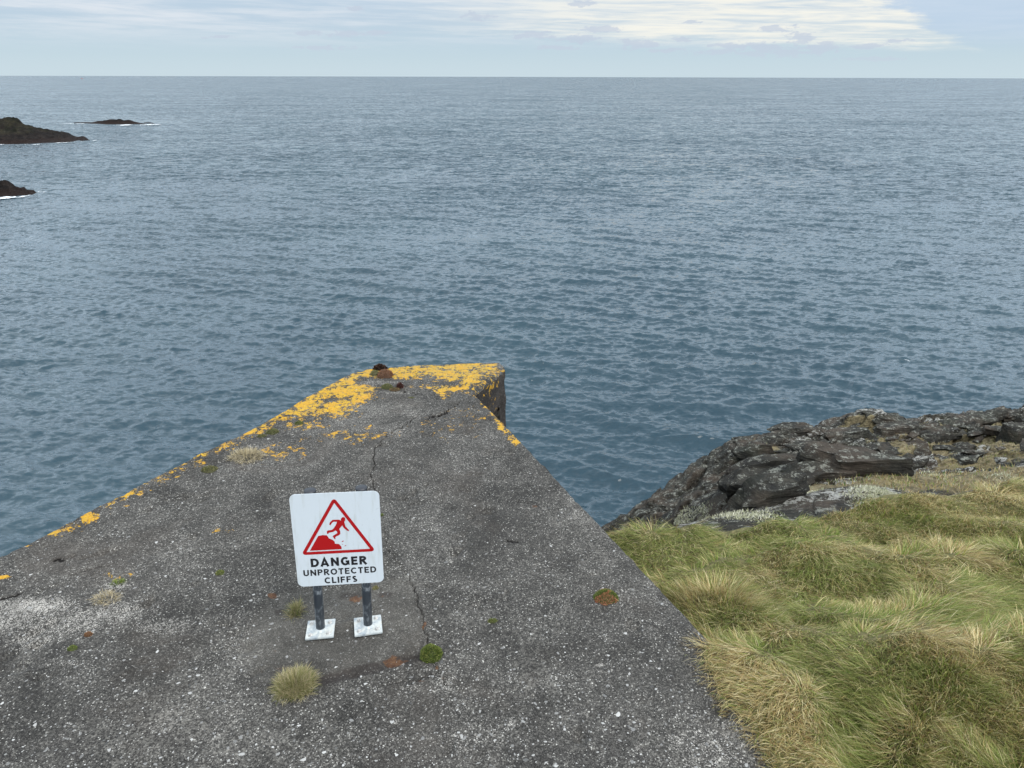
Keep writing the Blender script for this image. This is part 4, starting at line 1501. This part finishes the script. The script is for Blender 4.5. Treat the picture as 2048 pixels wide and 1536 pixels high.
G_OL = [(0.13, 0.15, 0.035), (0.20, 0.19, 0.07), (0.33, 0.28, 0.15), (0.24, 0.20, 0.10)]
G_DRY = [(0.40, 0.33, 0.20), (0.30, 0.25, 0.15), (0.50, 0.43, 0.30), (0.22, 0.18, 0.10)]
G_MOSS = [(0.09, 0.13, 0.022), (0.15, 0.19, 0.035), (0.06, 0.09, 0.018), (0.22, 0.23, 0.07)]
G_DK = [(0.08, 0.09, 0.03), (0.14, 0.14, 0.05), (0.20, 0.18, 0.09)]
RED = [(0.42, 0.14, 0.08), (0.50, 0.24, 0.15), (0.32, 0.22, 0.09)]
BRN = [(0.20, 0.09, 0.045), (0.30, 0.15, 0.08), (0.14, 0.08, 0.045)]

tuft(590, 1376, 0.078, 0.080, G_OL + [(0.38, 0.33, 0.20)], 2200, 'largest bushy olive and straw grass tuft, left of the rust patch', seed=1, width=0.0024)
tuft(591, 1222, 0.040, 0.070, G_OL, 420, 'narrow yellow-green grass tuft just left of the sign posts', seed=2, sx=.9, sy=1.5, width=0.0022)
tuft(494, 912, 0.125, 0.07, G_DRY, 900, 'bleached dry grass tuft near the left edge by the yellow lichen', seed=3, lean=.75, width=0.003, sy=.8)
tuft(214, 1195, 0.095, 0.045, G_DRY + [(0.3, 0.28, 0.25)], 600, 'flattened grey-brown dead tuft among white crusts at the left of the platform', seed=4, lean=.9, sy=.6)
tuft(236, 1166, 0.032, 0.035, G_MOSS, 180, 'tiny dark green tuft right above the dead grey tuft', seed=5, lean=.7, width=0.004)
cushion(862, 1312, 0.054, 0.05, 0.062, G_MOSS, 2600, 'round bright green moss cushion on the crack right of the rust patch', seed=1, leaf=.009)
cushion(1212, 1199, 0.068, 0.048, 0.060, G_MOSS, 2400, 'red and green thrift cushion by itself near the right edge of the platform', 'thrift_cushion', 'thrift cushion', seed=2, split=RED)
cushion(985, 1242, 0.026, 0.02, 0.012, G_OL[:2] + G_MOSS[:1], 350, 'small flat olive moss patch right of the sign feet in open concrete', seed=3, leaf=.006)
cushion(440, 1147, 0.028, 0.022, 0.018, G_MOSS + G_OL[:2], 350, 'small yellow-green moss cushion in open concrete left of the sign panel', seed=4, leaf=.007)
cushion(145, 1298, 0.024, 0.02, 0.020, G_MOSS, 300, 'tiny green moss cushion below the white crust, lowest at far left', seed=5, leaf=.006)
cushion(177, 1270, 0.020, 0.016, 0.024, BRN + [(0.28, 0.13, 0.03)], 260, 'tiny rusty brown moss knob on the white crust at left', seed=6, leaf=.005)
cushion(545, 864, 0.052, 0.045, 0.030, G_DK + G_OL[:1], 600, 'olive moss cushion right of the brightest lichen spot on the left edge', seed=7, leaf=.009)
cushion(524, 872, 0.04, 0.03, 0.015, G_DK, 300, 'low dark moss pad touching the olive cushion at the left edge', seed=8, leaf=.008)
cushion(598, 847, 0.034, 0.03, 0.022, G_MOSS + G_DK, 400, 'small green moss cushion at the lower border of the lichen, by itself', seed=9, leaf=.008)
cushion(418, 940, 0.055, 0.05, 0.022, G_DK, 400, 'dark straggly moss patch left of the bleached grass tuft', seed=10, leaf=.012)
cushion(771, 752, 0.075, 0.07, 0.068, BRN, 1500, 'round brown dead thrift cushion on the yellow lichen at the far end', 'thrift_cushion', 'thrift cushion', seed=11, leaf=.008)
cushion(750, 749, 0.045, 0.045, 0.045, G_DK + G_OL, 500, 'grey-green moss leaning against the brown dead thrift cushion', seed=12, leaf=.009)
cushion(760, 738, 0.06, 0.05, 0.045, [(0.035, 0.02, 0.015), (0.07, 0.035, 0.02)], 500, 'nearly black withered thrift clump at the far rim, behind the brown cushion', 'thrift_cushion', 'thrift cushion', seed=13, leaf=.02)
cushion(774, 775, 0.05, 0.05, 0.035, G_DK + G_OL[:1], 600, 'green moss cushion on pale crust in front of the brown thrift cushion', seed=14, leaf=.009)
cushion(789, 780, 0.05, 0.035, 0.02, G_DK + BRN, 400, 'low brownish moss pad between green cushion and the small black clump', seed=15, leaf=.009)
cushion(800, 775, 0.026, 0.026, 0.045, [(0.05, 0.015, 0.01), (0.09, 0.03, 0.02)], 260, 'small dark maroon withered clump right of the green moss at the far end', 'thrift_cushion', 'thrift cushion', seed=16, leaf=.014)
cushion(822, 795, 0.035, 0.02, 0.01, G_DK, 200, 'thin dark moss film just below the lichen, left of the wide crack', seed=17, leaf=.006)
cushion(751, 1174, 0.018, 0.02, 0.014, G_OL, 220, 'small yellowish moss behind the right sign post', seed=18, leaf=.006)
cushion(764, 1030, 0.012, 0.016, 0.012, G_MOSS, 150, 'tiny moss dot at the right edge of the sign panel', seed=19, leaf=.006)
cushion(846, 1252, 0.011, 0.02, 0.010, BRN + [(0.25, 0.13, 0.04)], 150, 'orange-brown moss filling the crack above the round green cushion', seed=20, leaf=.005)

# ================================================================== SIGN
SZ = -0.008
pl = on_plane(641, 1257, 0.012); pr = on_plane(736, 1249, 0.012)
mid = (pl + pr) / 2
ang = math.atan2(pr[1] - pl[1], pr[0] - pl[0]) * 0.9
half = np.linalg.norm((pr - pl)[:2]) / 2
sign = empty('danger_sign', (mid[0], mid[1], SZ), ang)
tag(sign, 'white danger sign with red cliff triangle on two grey posts bolted to the platform', 'sign')
LEAN = math.radians(0.8)          # the whole sign leans a little to the right


def cyl(bm, c0, rad, z0, z1, seg=24, top=True, bottom=True):
    vb = [bm.verts.new((c0[0] + rad * math.cos(2 * math.pi * i / seg), c0[1] + rad * math.sin(2 * math.pi * i / seg), z0)) for i in range(seg)]
    vt = [bm.verts.new((c0[0] + rad * math.cos(2 * math.pi * i / seg), c0[1] + rad * math.sin(2 * math.pi * i / seg), z1)) for i in range(seg)]
    for i in range(seg):
        bm.faces.new((vb[i], vb[(i + 1) % seg], vt[(i + 1) % seg], vt[i]))
    if top: bm.faces.new(vt)
    if bottom: bm.faces.new(vb[::-1])
    return vb, vt


def lathe(bm, prof, seg=24, c0=(0, 0)):
    rings = []
    for rad, z in prof:
        if rad < 1e-6:
            rings.append([bm.verts.new((c0[0], c0[1], z))])
        else:
            rings.append([bm.verts.new((c0[0] + rad * math.cos(2 * math.pi * i / seg), c0[1] + rad * math.sin(2 * math.pi * i / seg), z)) for i in range(seg)])
    for a, b_ in zip(rings[:-1], rings[1:]):
        for i in range(seg):
            j = (i + 1) % seg
            if len(a) == 1 and len(b_) == 1: continue
            if len(a) == 1: bm.faces.new((a[0], b_[j], b_[i])[::-1])
            elif len(b_) == 1: bm.faces.new((a[i], a[j], b_[0]))
            else: bm.faces.new((a[i], a[j], b_[j], b_[i]))


PW_, PH_ = 0.432, 0.537       # panel size
PZ0 = 0.311                  # panel's lower edge above the plate
POST_TOP = PZ0 + PH_ + 0.003
PR = 0.0235
for s, rz in ((-1, 0.02), (1, 0.10)):
    px_ = s * half
    # base plate with a raised weld collar
    bm = bmesh.new()
    bmesh.ops.create_cube(bm, size=1.0)
    for v in bm.verts:
        v.co = Vector((v.co.x * 0.145, v.co.y * 0.145, v.co.z * 0.011 + 0.0135))
    bmesh.ops.bevel(bm, geom=bm.edges[:], offset=0.0016, segments=2, affect='EDGES')
    for v in bm.verts:
        v.co = Matrix.Rotation(rz, 3, 'Z') @ v.co
    lathe(bm, [(PR + 0.012, 0.0192), (PR + 0.009, 0.023), (PR + 0.002, 0.0275), (PR - 0.001, 0.0285)], 28)
    pt = bm_obj('base_plate', bm, m_galv, sign)
    pt.location = (px_, 0, 0)
    for bx_, by_ in ((-1, -1), (1, -1), (-1, 1), (1, 1)):
        bm = bmesh.new()
        lathe(bm, [(0.0135, 0.0), (0.0135, 0.002), (0.0095, 0.0022), (0.0095, 0.0088), (0.0075, 0.0105), (0, 0.0112)], 6 if (bx_ * by_ > 0) else 8)
        bo = bm_obj('bolt', bm, m_bolt, pt)
        v = Matrix.Rotation(rz, 3, 'Z') @ Vector((bx_ * 0.047 + random.uniform(-.003, .003), by_ * 0.045 + random.uniform(-.003, .003), 0.0192))
        bo.location = v
        bo.rotation_euler = (0, 0, random.uniform(0, 1))
    bm = bmesh.new()
    cyl(bm, (0, 0), PR, 0.0195, POST_TOP, 32)
    # bracket screws and a drain hole are too small to show, the clamps behind are not
    po = bm_obj('post', bm, m_post, sign, True)
    me = po.data
    for p_ in me.polygons:
        if len(p_.vertices) > 4: p_.use_smooth = False
    po.location = (px_, 0, 0)
    po.rotation_euler = (0, math.radians(1.5), 0)
    bm = bmesh.new()
    lathe(bm, [(PR + 0.001, -0.016), (PR + 0.0045, -0.016), (PR + 0.0055, -0.004), (PR + 0.005, 0.001), (PR * 0.75, 0.005), (0, 0.007)], 28)
    cp = bm_obj('cap', bm, m_cap, po, True)
    cp.location = (0, 0, POST_TOP + 0.0005)
    for zc_ in (PZ0 + 0.13, PZ0 + PH_ - 0.13):
        bm = bmesh.new()
        lathe(bm, [(PR + 0.0006, -0.015), (PR + 0.004, -0.015), (PR + 0.004, 0.015), (PR + 0.0006, 0.015)], 24)
        cl = bm_obj('clamp', bm, m_galv, po, True)
        cl.location = (0, 0, zc_)


def rounded_rect(w, h, rad, seg=8):
    pts = []
    for cx, cy, a0 in ((w / 2 - rad, h / 2 - rad, 0), (-w / 2 + rad, h / 2 - rad, 90), (-w / 2 + rad, -h / 2 + rad, 180), (w / 2 - rad, -h / 2 + rad, 270)):
        for i in range(seg + 1):
            a = math.radians(a0 + 90 * i / seg)
            pts.append((cx + rad * math.cos(a), cy + rad * math.sin(a)))
    return pts


panel_h = empty('sign_panel', (0, 0, 0))
D.objects.remove(panel_h)
bm = bmesh.new()
ol_ = rounded_rect(PW_, PH_, 0.030)
fr_v = [bm.verts.new((x, -0.0015, y)) for x, y in ol_]
bk_v = [bm.verts.new((x, 0.0015, y)) for x, y in ol_]
bm.faces.new(fr_v); bm.faces.new(bk_v[::-1])
for i in range(len(ol_)):
    j = (i + 1) % len(ol_)
    bm.faces.new((fr_v[i], bk_v[i], bk_v[j], fr_v[j]))
bmesh.ops.recalc_face_normals(bm, faces=bm.faces[:])
panel = bm_obj('sign_panel', bm, m_sign, sign)
panel.location = (math.sin(LEAN) * (PZ0 + PH_ / 2) + 0.006, -PR - 0.0065, PZ0 + PH_ / 2)
panel.rotation_euler = (0, LEAN, 0)

# print is drawn in panel units: u 0..1 left to right, v 0..1 bottom to top
layer = [0]


def uv(u, v, y=-0.0021):
    return Vector(((u - 0.5) * PW_, y, (v - 0.5) * PH_))


def poly_face(bm, pts, y):
    from mathutils.geometry import tessellate_polygon
    co = [Vector(((u - 0.5) * PW_, (v - 0.5) * PH_, 0)) for u, v in pts]
    vs2 = [bm.verts.new((p.x, y, p.y)) for p in co]
    for t in tessellate_polygon([co]):
        fc = bm.faces.new([vs2[i] for i in t])
    bmesh.ops.recalc_face_normals(bm, faces=bm.faces[:])


def stroke(bm, pts, w, y, closed=False, cap=False):
    """flat ribbon of width w (metres) along pts given in metres (x, z); mitred"""
    n = len(pts)
    P2 = [Vector(p) for p in pts]
    Lp, Rp = [], []
    for i in range(n):
        if closed:
            a = P2[i - 1]; c_ = P2[(i + 1) % n]
        else:
            a = P2[max(0, i - 1)]; c_ = P2[min(n - 1, i + 1)]
        b_ = P2[i]
        d1 = (b_ - a).normalized() if (b_ - a).length > 1e-9 else (c_ - b_).normalized()
        d2 = (c_ - b_).normalized() if (c_ - b_).length > 1e-9 else d1
        n1_ = Vector((-d1.y, d1.x)); n2_ = Vector((-d2.y, d2.x))
        m_ = (n1_ + n2_)
        m_ = m_.normalized() if m_.length > 1e-6 else n1_
        k = 1.0 / max(0.42, m_.dot(n1_))
        Lp.append(b_ + m_ * w / 2 * k); Rp.append(b_ - m_ * w / 2 * k)
    vl = [bm.verts.new((p.x, y, p.y)) for p in Lp]; vr = [bm.verts.new((p.x, y, p.y)) for p in Rp]
    for i in range(n if closed else n - 1):
        j = (i + 1) % n
        bm.faces.new((vl[i], vr[i], vr[j], vl[j]))


# triangle: corner centres measured on the panel
def rect_uv(px, py):
    """pixel of the photo on the sign -> u, v through the panel's four corners"""
    TL = (578, 989); TR = (760, 981); BL = (597, 1173); BR = (770, 1162)
    # invert a bilinear map by iteration
    u = v = 0.5
    for _ in range(20):
        x = (1 - v) * ((1 - u) * BL[0] + u * BR[0]) + v * ((1 - u) * TL[0] + u * TR[0])
        y = (1 - v) * ((1 - u) * BL[1] + u * BR[1]) + v * ((1 - u) * TL[1] + u * TR[1])
        u += (px - x) / 178.0; v -= (py - y) / 184.0
    return u, v


def zpx(zx, zy):
    """coordinates measured in the enlarged crop (540..900, 940..1300 at 1536 px)"""
    return rect_uv(540 + zx * 360 / 1536, 940 + zy * 360 / 1536)


def m2(u, v):
    return ((u - 0.5) * PW_, (v - 0.5) * PH_)


tri_c = [m2(*zpx(548, 250)), m2(*zpx(885, 667)), m2(*zpx(290, 700))]
TW = 0.0165
bm = bmesh.new()
pts = []
cen = Vector((sum(p[0] for p in tri_c) / 3, sum(p[1] for p in tri_c) / 3))
rad = 0.011
for i in range(3):
    a = Vector(tri_c[i - 1]); b_ = Vector(tri_c[i]); c_ = Vector(tri_c[(i + 1) % 3])
    d1 = (a - b_).normalized(); d2 = (c_ - b_).normalized()
    for t in np.linspace(0, 1, 7):
        p0 = b_ + d1 * rad; p2 = b_ + d2 * rad
        p = p0 * (1 - t) ** 2 + b_ * 2 * t * (1 - t) + p2 * t ** 2
        pts.append((p.x, p.y))
stroke(bm, pts, TW, -0.0021, closed=True)
bm_obj('triangle_border', bm, m_red, panel)

fig = [(612, 397), (628, 388), (643, 396), (646, 414), (637, 430), (641, 446), (648, 468), (668, 490), (679, 500), (672, 508), (655, 499), (630, 478), (618, 458),
       (610, 470), (594, 488), (602, 512), (603, 530), (590, 542), (566, 553), (558, 562), (562, 572), (554, 576), (537, 553), (544, 544), (577, 524), (572, 508), (560, 502), (540, 515), (505, 521), (498, 531), (488, 529), (487, 508), (496, 502), (530, 497), (545, 484), (562, 459), (574, 430), (548, 428), (534, 434), (523, 450), (518, 459), (508, 452), (512, 434), (536, 413), (575, 411), (596, 412), (609, 420), (607, 407)]
bm = bmesh.new()
poly_face(bm, [zpx(*p) for p in fig][::-1], -0.0021)
bm_obj('running_figure', bm, m_red, panel)
clf = [(340, 676), (413, 548), (450, 541), (487, 543), (505, 568), (538, 583), (553, 596), (556, 614), (592, 617), (612, 640), (615, 661)]
bm = bmesh.new()
poly_face(bm, [zpx(*p) for p in clf], -0.0021)
bm_obj('cliff_symbol', bm, m_red, panel)
bm = bmesh.new()
for fr3 in ([(614, 600), (617, 592), (632, 587), (630, 595)], [(617, 618), (624, 617), (626, 622), (621, 622)], [(638, 636), (644, 628), (654, 627), (650, 633)]):
    poly_face(bm, [zpx(*p) for p in fr3][::-1], -0.0021)
bm_obj('falling_stones', bm, m_red, panel)


def arc(cx, cy, rx, ry, a0, a1, n=14):
    return [(cx + rx * math.cos(math.radians(a0 + (a1 - a0) * i / n)), cy + ry * math.sin(math.radians(a0 + (a1 - a0) * i / n))) for i in range(n + 1)]


# letters on a 1-high box: centre lines; w = stroke width as a share of the height
def glyph(ch, w):
    h = w / 2
    T = 1 - h; B = h
    if ch == 'D':
        return 0.80, [[(h, 0), (h, 1)], [(h, T), (.36, T)] + arc(.36, .5, .44 - h, .5 - h, 90, -90) + [(h, B)]]
    if ch == 'A':
        return 0.86, [[(h * .9, 0), (.43, 1 - h * .6), (.86 - h * .9, 0)], [(.20, .27), (.66, .27)]]
    if ch == 'N':
        return 0.78, [[(h, 0), (h, 1)], [(.78 - h, 0), (.78 - h, 1)], [(h, 1 - h * .8), (.78 - h, h * .8)]]
    if ch == 'G':
        return 0.84, [arc(.44, .5, .44 - h, .5 - h, 48, 318, 22) + [(.84 - h, .22), (.84 - h, .46), (.48, .46)]]
    if ch == 'E':
        return 0.62, [[(.62, T), (h, T), (h, B), (.62, B)], [(h, .515), (.57, .515)]]
    if ch == 'R':
        return 0.70, [[(h, 0), (h, 1)], [(h, T), (.38, T)] + arc(.38, .715, .28 - h * .8, .285 - h, 90, -90, 12) + [(h, .43 + h * 0)], [(.36, .43), (.67, 0)]]
    if ch == 'U':
        return 0.74, [[(h, 1), (h, .37)] + arc(.37, .37, .37 - h, .37 - h, 180, 360, 12) + [(.74 - h, 1)]]
    if ch == 'P':
        return 0.66, [[(h, 0), (h, 1)], [(h, T), (.37, T)] + arc(.37, .69, .29 - h * .8, .31 - h, 90, -90, 12) + [(h, .38 + h)]]
    if ch == 'O':
        return 0.90, [arc(.45, .5, .45 - h, .5 - h, 0, 360, 30)]
    if ch == 'T':
        return 0.66, [[(0, T), (.66, T)], [(.33, 0), (.33, 1)]]
    if ch == 'C':
        return 0.80, [arc(.45, .5, .45 - h, .5 - h, 46, 314, 22)]
    if ch == 'L':
        return 0.58, [[(h, 1), (h, B), (.58, B)]]
    if ch == 'I':
        return w, [[(h, 0), (h, 1)]]
    if ch == 'F':
        return 0.60, [[(.60, T), (h, T), (h, 0)], [(h, .48), (.55, .48)]]
    if ch == 'S':
        return 0.66, [arc(.33, .735, .31 - h, .265 - h * .9, 38, 270, 14) + arc(.33, .265, .33 - h, .265 - h * .9, 90, -142, 14)[0:]]
    return .5, []


def word(text, p_left, p_right, hgt, w, name):
    """text fitted between two points (metres) on the panel, base line included"""
    gs = [glyph(ch, w) for ch in text]
    tot = sum(g_[0] for g_ in gs)
    span = p_right[0] - p_left[0]
    sxx = hgt * 1.0
    gap = (span - tot * sxx) / (len(text) - 1)
    bm = bmesh.new()
    x = p_left[0]
    base_y = (p_left[1] + p_right[1]) / 2
    li = 0
    for g_ in gs:
        for ptsl in g_[1]:
            stroke(bm, [(x + u * sxx, base_y + v * hgt) for u, v in ptsl], w * hgt, -0.0021 - 0.00004 * (li % 4))
            li += 1
        x += g_[0] * sxx + gap - (0.06 * hgt if g_ is gs[0] and text[0] == 'D' else 0)
    bmesh.ops.recalc_face_normals(bm, faces=bm.faces[:])
    return bm_obj(name, bm, m_blk, panel)


def line(text, bl, br, tl, w, name):
    a = m2(*zpx(*bl)); b_ = m2(*zpx(*br)); t = m2(*zpx(*tl))
    word(text, a, b_, t[1] - a[1], w, name)


line('DANGER', (352, 818), (836, 790), (346, 744), 0.24, 'lettering')
line('UNPROTECTED', (289, 898), (915, 862), (285, 844), 0.21, 'lettering')
line('CLIFFS', (470, 962), (750, 946), (467, 908), 0.215, 'lettering')
# a few scuffs on the sheet
m_scr = simple_mat('scratch_grey', (0.3, 0.33, 0.36), 0.5)
for p0, p1 in (((788, 462), (798, 448)), ((910, 326), (935, 314)), ((832, 408), (840, 404)), ((890, 416), (896, 404))):
    bm = bmesh.new()
    stroke(bm, [m2(*zpx(*p0)), m2(*zpx(*p1))], 0.0008, -0.0018)
    bm_obj('scratch', bm, m_scr, panel)


# ================================================================== ISLETS, FOAM, BOAT
def islet(name, prof, depth_y, thick, label, green, seed, foam_px, cat='islet'):
    """prof: (px, py) skyline with its waterline py; real hill of its own thickness"""
    px0, px1 = prof[0][0], prof[-1][0]
    nx, ny = (420 if px0 < -100 else 200), 60
    us = np.linspace(px0, px1, nx)
    sky_y = np.interp(us, [p[0] for p in prof], [p[1] for p in prof])
    wat_y = np.interp(us, [p[0] for p in prof], [p[2] for p in prof])
    V = np.zeros((ny, nx, 3)); Gm = np.zeros((ny, nx))
    for i, u in enumerate(us):
        base_ = on_plane(u, wat_y[i], SEA)
        yb = base_[1]
        # crest stands behind the shore
        end = min((i) / 14.0, (nx - 1 - i) / 14.0, 1.0)
        end = max(end, 0.05) ** 0.5
        th_ = thick * end
        yc = yb + th_ * 0.45
        crest = at_y(u, sky_y[i], yc)
        hh = max(crest[2] - SEA, 0.3)
        for j in range(ny):
            t = j / (ny - 1)
            if t < 0.45:
                k = t / 0.45
                hz2 = k ** 0.6 * (0.35 + 0.65 * k)
            else:
                k = (1 - t) / 0.55
                hz2 = k ** 0.5
            y_ = yb + th_ * t
            x_ = base_[0] * (1 + (y_ - yb) / yb * 1.0)
            V[j, i] = (x_, y_, SEA - 0.6 + (hh + 0.6) * hz2)
            Gm[j, i] = green
    X, Y = V[:, :, 0], V[:, :, 1]
    nsc = 1.0 / (thick * 0.10)
    nrm = fbm(X * nsc, Y * nsc, seed, 5, 0.6)
    hrel = np.clip((V[:, :, 2] - SEA) / 3.0, 0, 1)
    amp = thick * 0.022
    terr = V[:, :, 2] + nrm * amp * hrel
    rid = np.abs(fbm(X / (thick * 0.07), Y / (thick * 0.07), seed + 40, 4, 0.6))
    V[:, :, 2] = terr + (0.25 - rid) * thick * 0.055 * hrel * (1.0 if green < 0.5 else 0.45)
    o = mesh_np(name, V.reshape(-1, 3), grid_faces(ny, nx), m_isle, None, False, {'green': Gm.ravel()})
    tag(o, label, cat)
    return o


islet('islet', [(-640, 291.5, 293), (-560, 268, 293), (-470, 246, 293), (-360, 226, 293), (-260, 218, 292), (-120, 228, 291), (-40, 233, 290), (0, 236, 289), (46, 236, 288), (53, 243, 288), (58, 248, 288), (75, 254, 287), (100, 258, 286), (125, 263, 286), (140, 266, 285), (150, 273, 284), (158, 275, 283), (166, 272, 283), (172, 274, 282), (180, 281, 282)],
      0, 45, 'larger grassy islet with a flat dark top at the left edge, below the skerry', 1.0, 3, None)
islet('islet', [(148, 245, 247), (166, 244.4, 247), (185, 244.5, 248), (195, 242.5, 248), (210, 241, 249), (222, 239, 249), (243, 239, 249), (250, 241, 249), (262, 240, 249), (268, 243, 249), (280, 245.5, 249), (290, 247.5, 249.5)],
      0, 20, 'low thin dark skerry ringed by surf, farthest of the rocks at left', 0.0, 4, None)
islet('islet', [(296 - 8, 245, 247), (300, 244.6, 247), (309, 246.5, 247.5)], 0, 6, 'tiny flat rock just right of the thin skerry', 0.0, 6, None)
islet('islet', [(-420, 397, 399), (-350, 372, 399), (-280, 345, 399), (-200, 334, 398), (-60, 350, 397), (0, 358, 396), (12, 361, 395), (20, 359, 394), (30, 366, 393), (36, 373, 393), (45, 376, 393), (53, 374, 393), (57, 381, 392), (64, 380, 391), (70, 380, 389), (74, 387, 388)],
      0, 16, 'small jagged brown rock at the left edge, nearest of the islets', 0.25, 5, None)


def foam_strip(line_px, wid, cov, seed, dz=0.35):
    """ragged sheet of foam lying on the water along a line"""
    pts = np.array([on_plane(a, b_, SEA)[:2] for a, b_ in line_px])
    sg = np.concatenate([[0], np.cumsum(np.hypot(*np.diff(pts, axis=0).T))])
    n = 90; m_ = 9
    t = np.linspace(0, sg[-1], n)
    x = np.interp(t, sg, pts[:, 0]); y = np.interp(t, sg, pts[:, 1])
    V, C_ = [], []
    for j in range(m_):
        s = (j / (m_ - 1) - 0.5) * 2
        w = wid * (0.75 + 0.9 * fbm(t * 0.12, t * 0, seed, 3))
        V.append(np.stack([x, y + s * w, np.full(n, SEA + dz) + 0.12 * fbm(t, t * 0 + j, seed, 2)], 1))
        C_.append(cov * (1 - s * s) * (0.8 + 0.5 * fbm(t * 0.15, t * 0 + 5, seed, 3)) * np.clip(np.minimum(t, sg[-1] - t) / (sg[-1] * .12), 0, 1))
    o = mesh_np('foam', np.array(V).reshape(-1, 3), grid_faces(m_, n), m_foam, None, True, {'cover': np.array(C_).ravel()})
    return o


fo = [([(-60, 292), (0, 290.5), (40, 291), (75, 290), (95, 289)], 6, .85), ([(100, 287.5), (135, 286), (170, 284), (200, 281)], 5, .72), ([(110, 248.5), (150, 248), (175, 248.4)], 10, .6),
      ([(220, 250.5), (255, 251), (290, 250.5), (335, 249.5)], 13, .88), ([(262, 247.5), (300, 248.5), (340, 249)], 12, .55), ([(-80, 400), (-20, 400), (10, 398), (40, 396), (66, 392)], 4.5, .9), ([(60, 388), (75, 385), (95, 386)], 3, .6)]
for k, (l_, w_, c0) in enumerate(fo):
    o = foam_strip(l_, w_, c0 * 0.86, 40 + k)
    lab = ['white surf along the foot of the grassy islet', 'thin surf trailing off the tip of the grassy islet', 'faint foam line left of the thin skerry', 'bright surf in front of the thin skerry', 'foam drifting right of the thin skerry', 'white surf round the nearest jagged rock', 'foam patch off the tip of the jagged rock'][k]
    tag(o, lab, 'foam', kind='stuff')
o = foam_strip([(1778, 718), (1800, 722), (1824, 727)], 0.8, .95, 60, 0.3)
tag(o, 'small whitecap breaking on the open water at right', 'foam', kind='stuff')

# little red boat near the horizon
bp = on_plane(164, 157.5, SEA)
bl_ = 13.0 * bp[1] / 7000.0
boat = empty('fishing_boat', (bp[0], bp[1], SEA), 0.3)
tag(boat, 'tiny red boat near the horizon at far left', 'boat')
bm = bmesh.new()
hull = []
for k, (xx, wv, zt) in enumerate([(-1, .22, .34), (-.6, .28, .30), (0, .30, .28), (.6, .22, .34), (1, .02, .5)]):
    hull.append([bm.verts.new((xx * bl_ / 2, -wv * bl_ / 2, zt * bl_ / 2)), bm.verts.new((xx * bl_ / 2 * .95, -wv * .6 * bl_ / 2, -.1 * bl_ / 2)),
                 bm.verts.new((xx * bl_ / 2 * .95, wv * .6 * bl_ / 2, -.1 * bl_ / 2)), bm.verts.new((xx * bl_ / 2, wv * bl_ / 2, zt * bl_ / 2))])
for a, b_ in zip(hull[:-1], hull[1:]):
    for i in range(4):
        bm.faces.new((a[i], a[(i + 1) % 4], b_[(i + 1) % 4], b_[i]))
bm.faces.new(hull[0]); bm.faces.new(hull[-1][::-1])
bmesh.ops.recalc_face_normals(bm, faces=bm.faces[:])
bm_obj('hull', bm, simple_mat('hull_red', (0.45, 0.06, 0.04), 0.5), boat)
bm = bmesh.new()
bmesh.ops.create_cube(bm, size=1.0, matrix=Matrix.Translation((-.12 * bl_, 0, .33 * bl_)) @ Matrix.Diagonal((.3 * bl_, .2 * bl_, .34 * bl_, 1)))
bmesh.ops.bevel(bm, geom=bm.edges[:], offset=.02 * bl_, segments=1, affect='EDGES')
bm_obj('wheelhouse', bm, simple_mat('cabin_paint', (0.5, 0.12, 0.1), 0.5), boat)
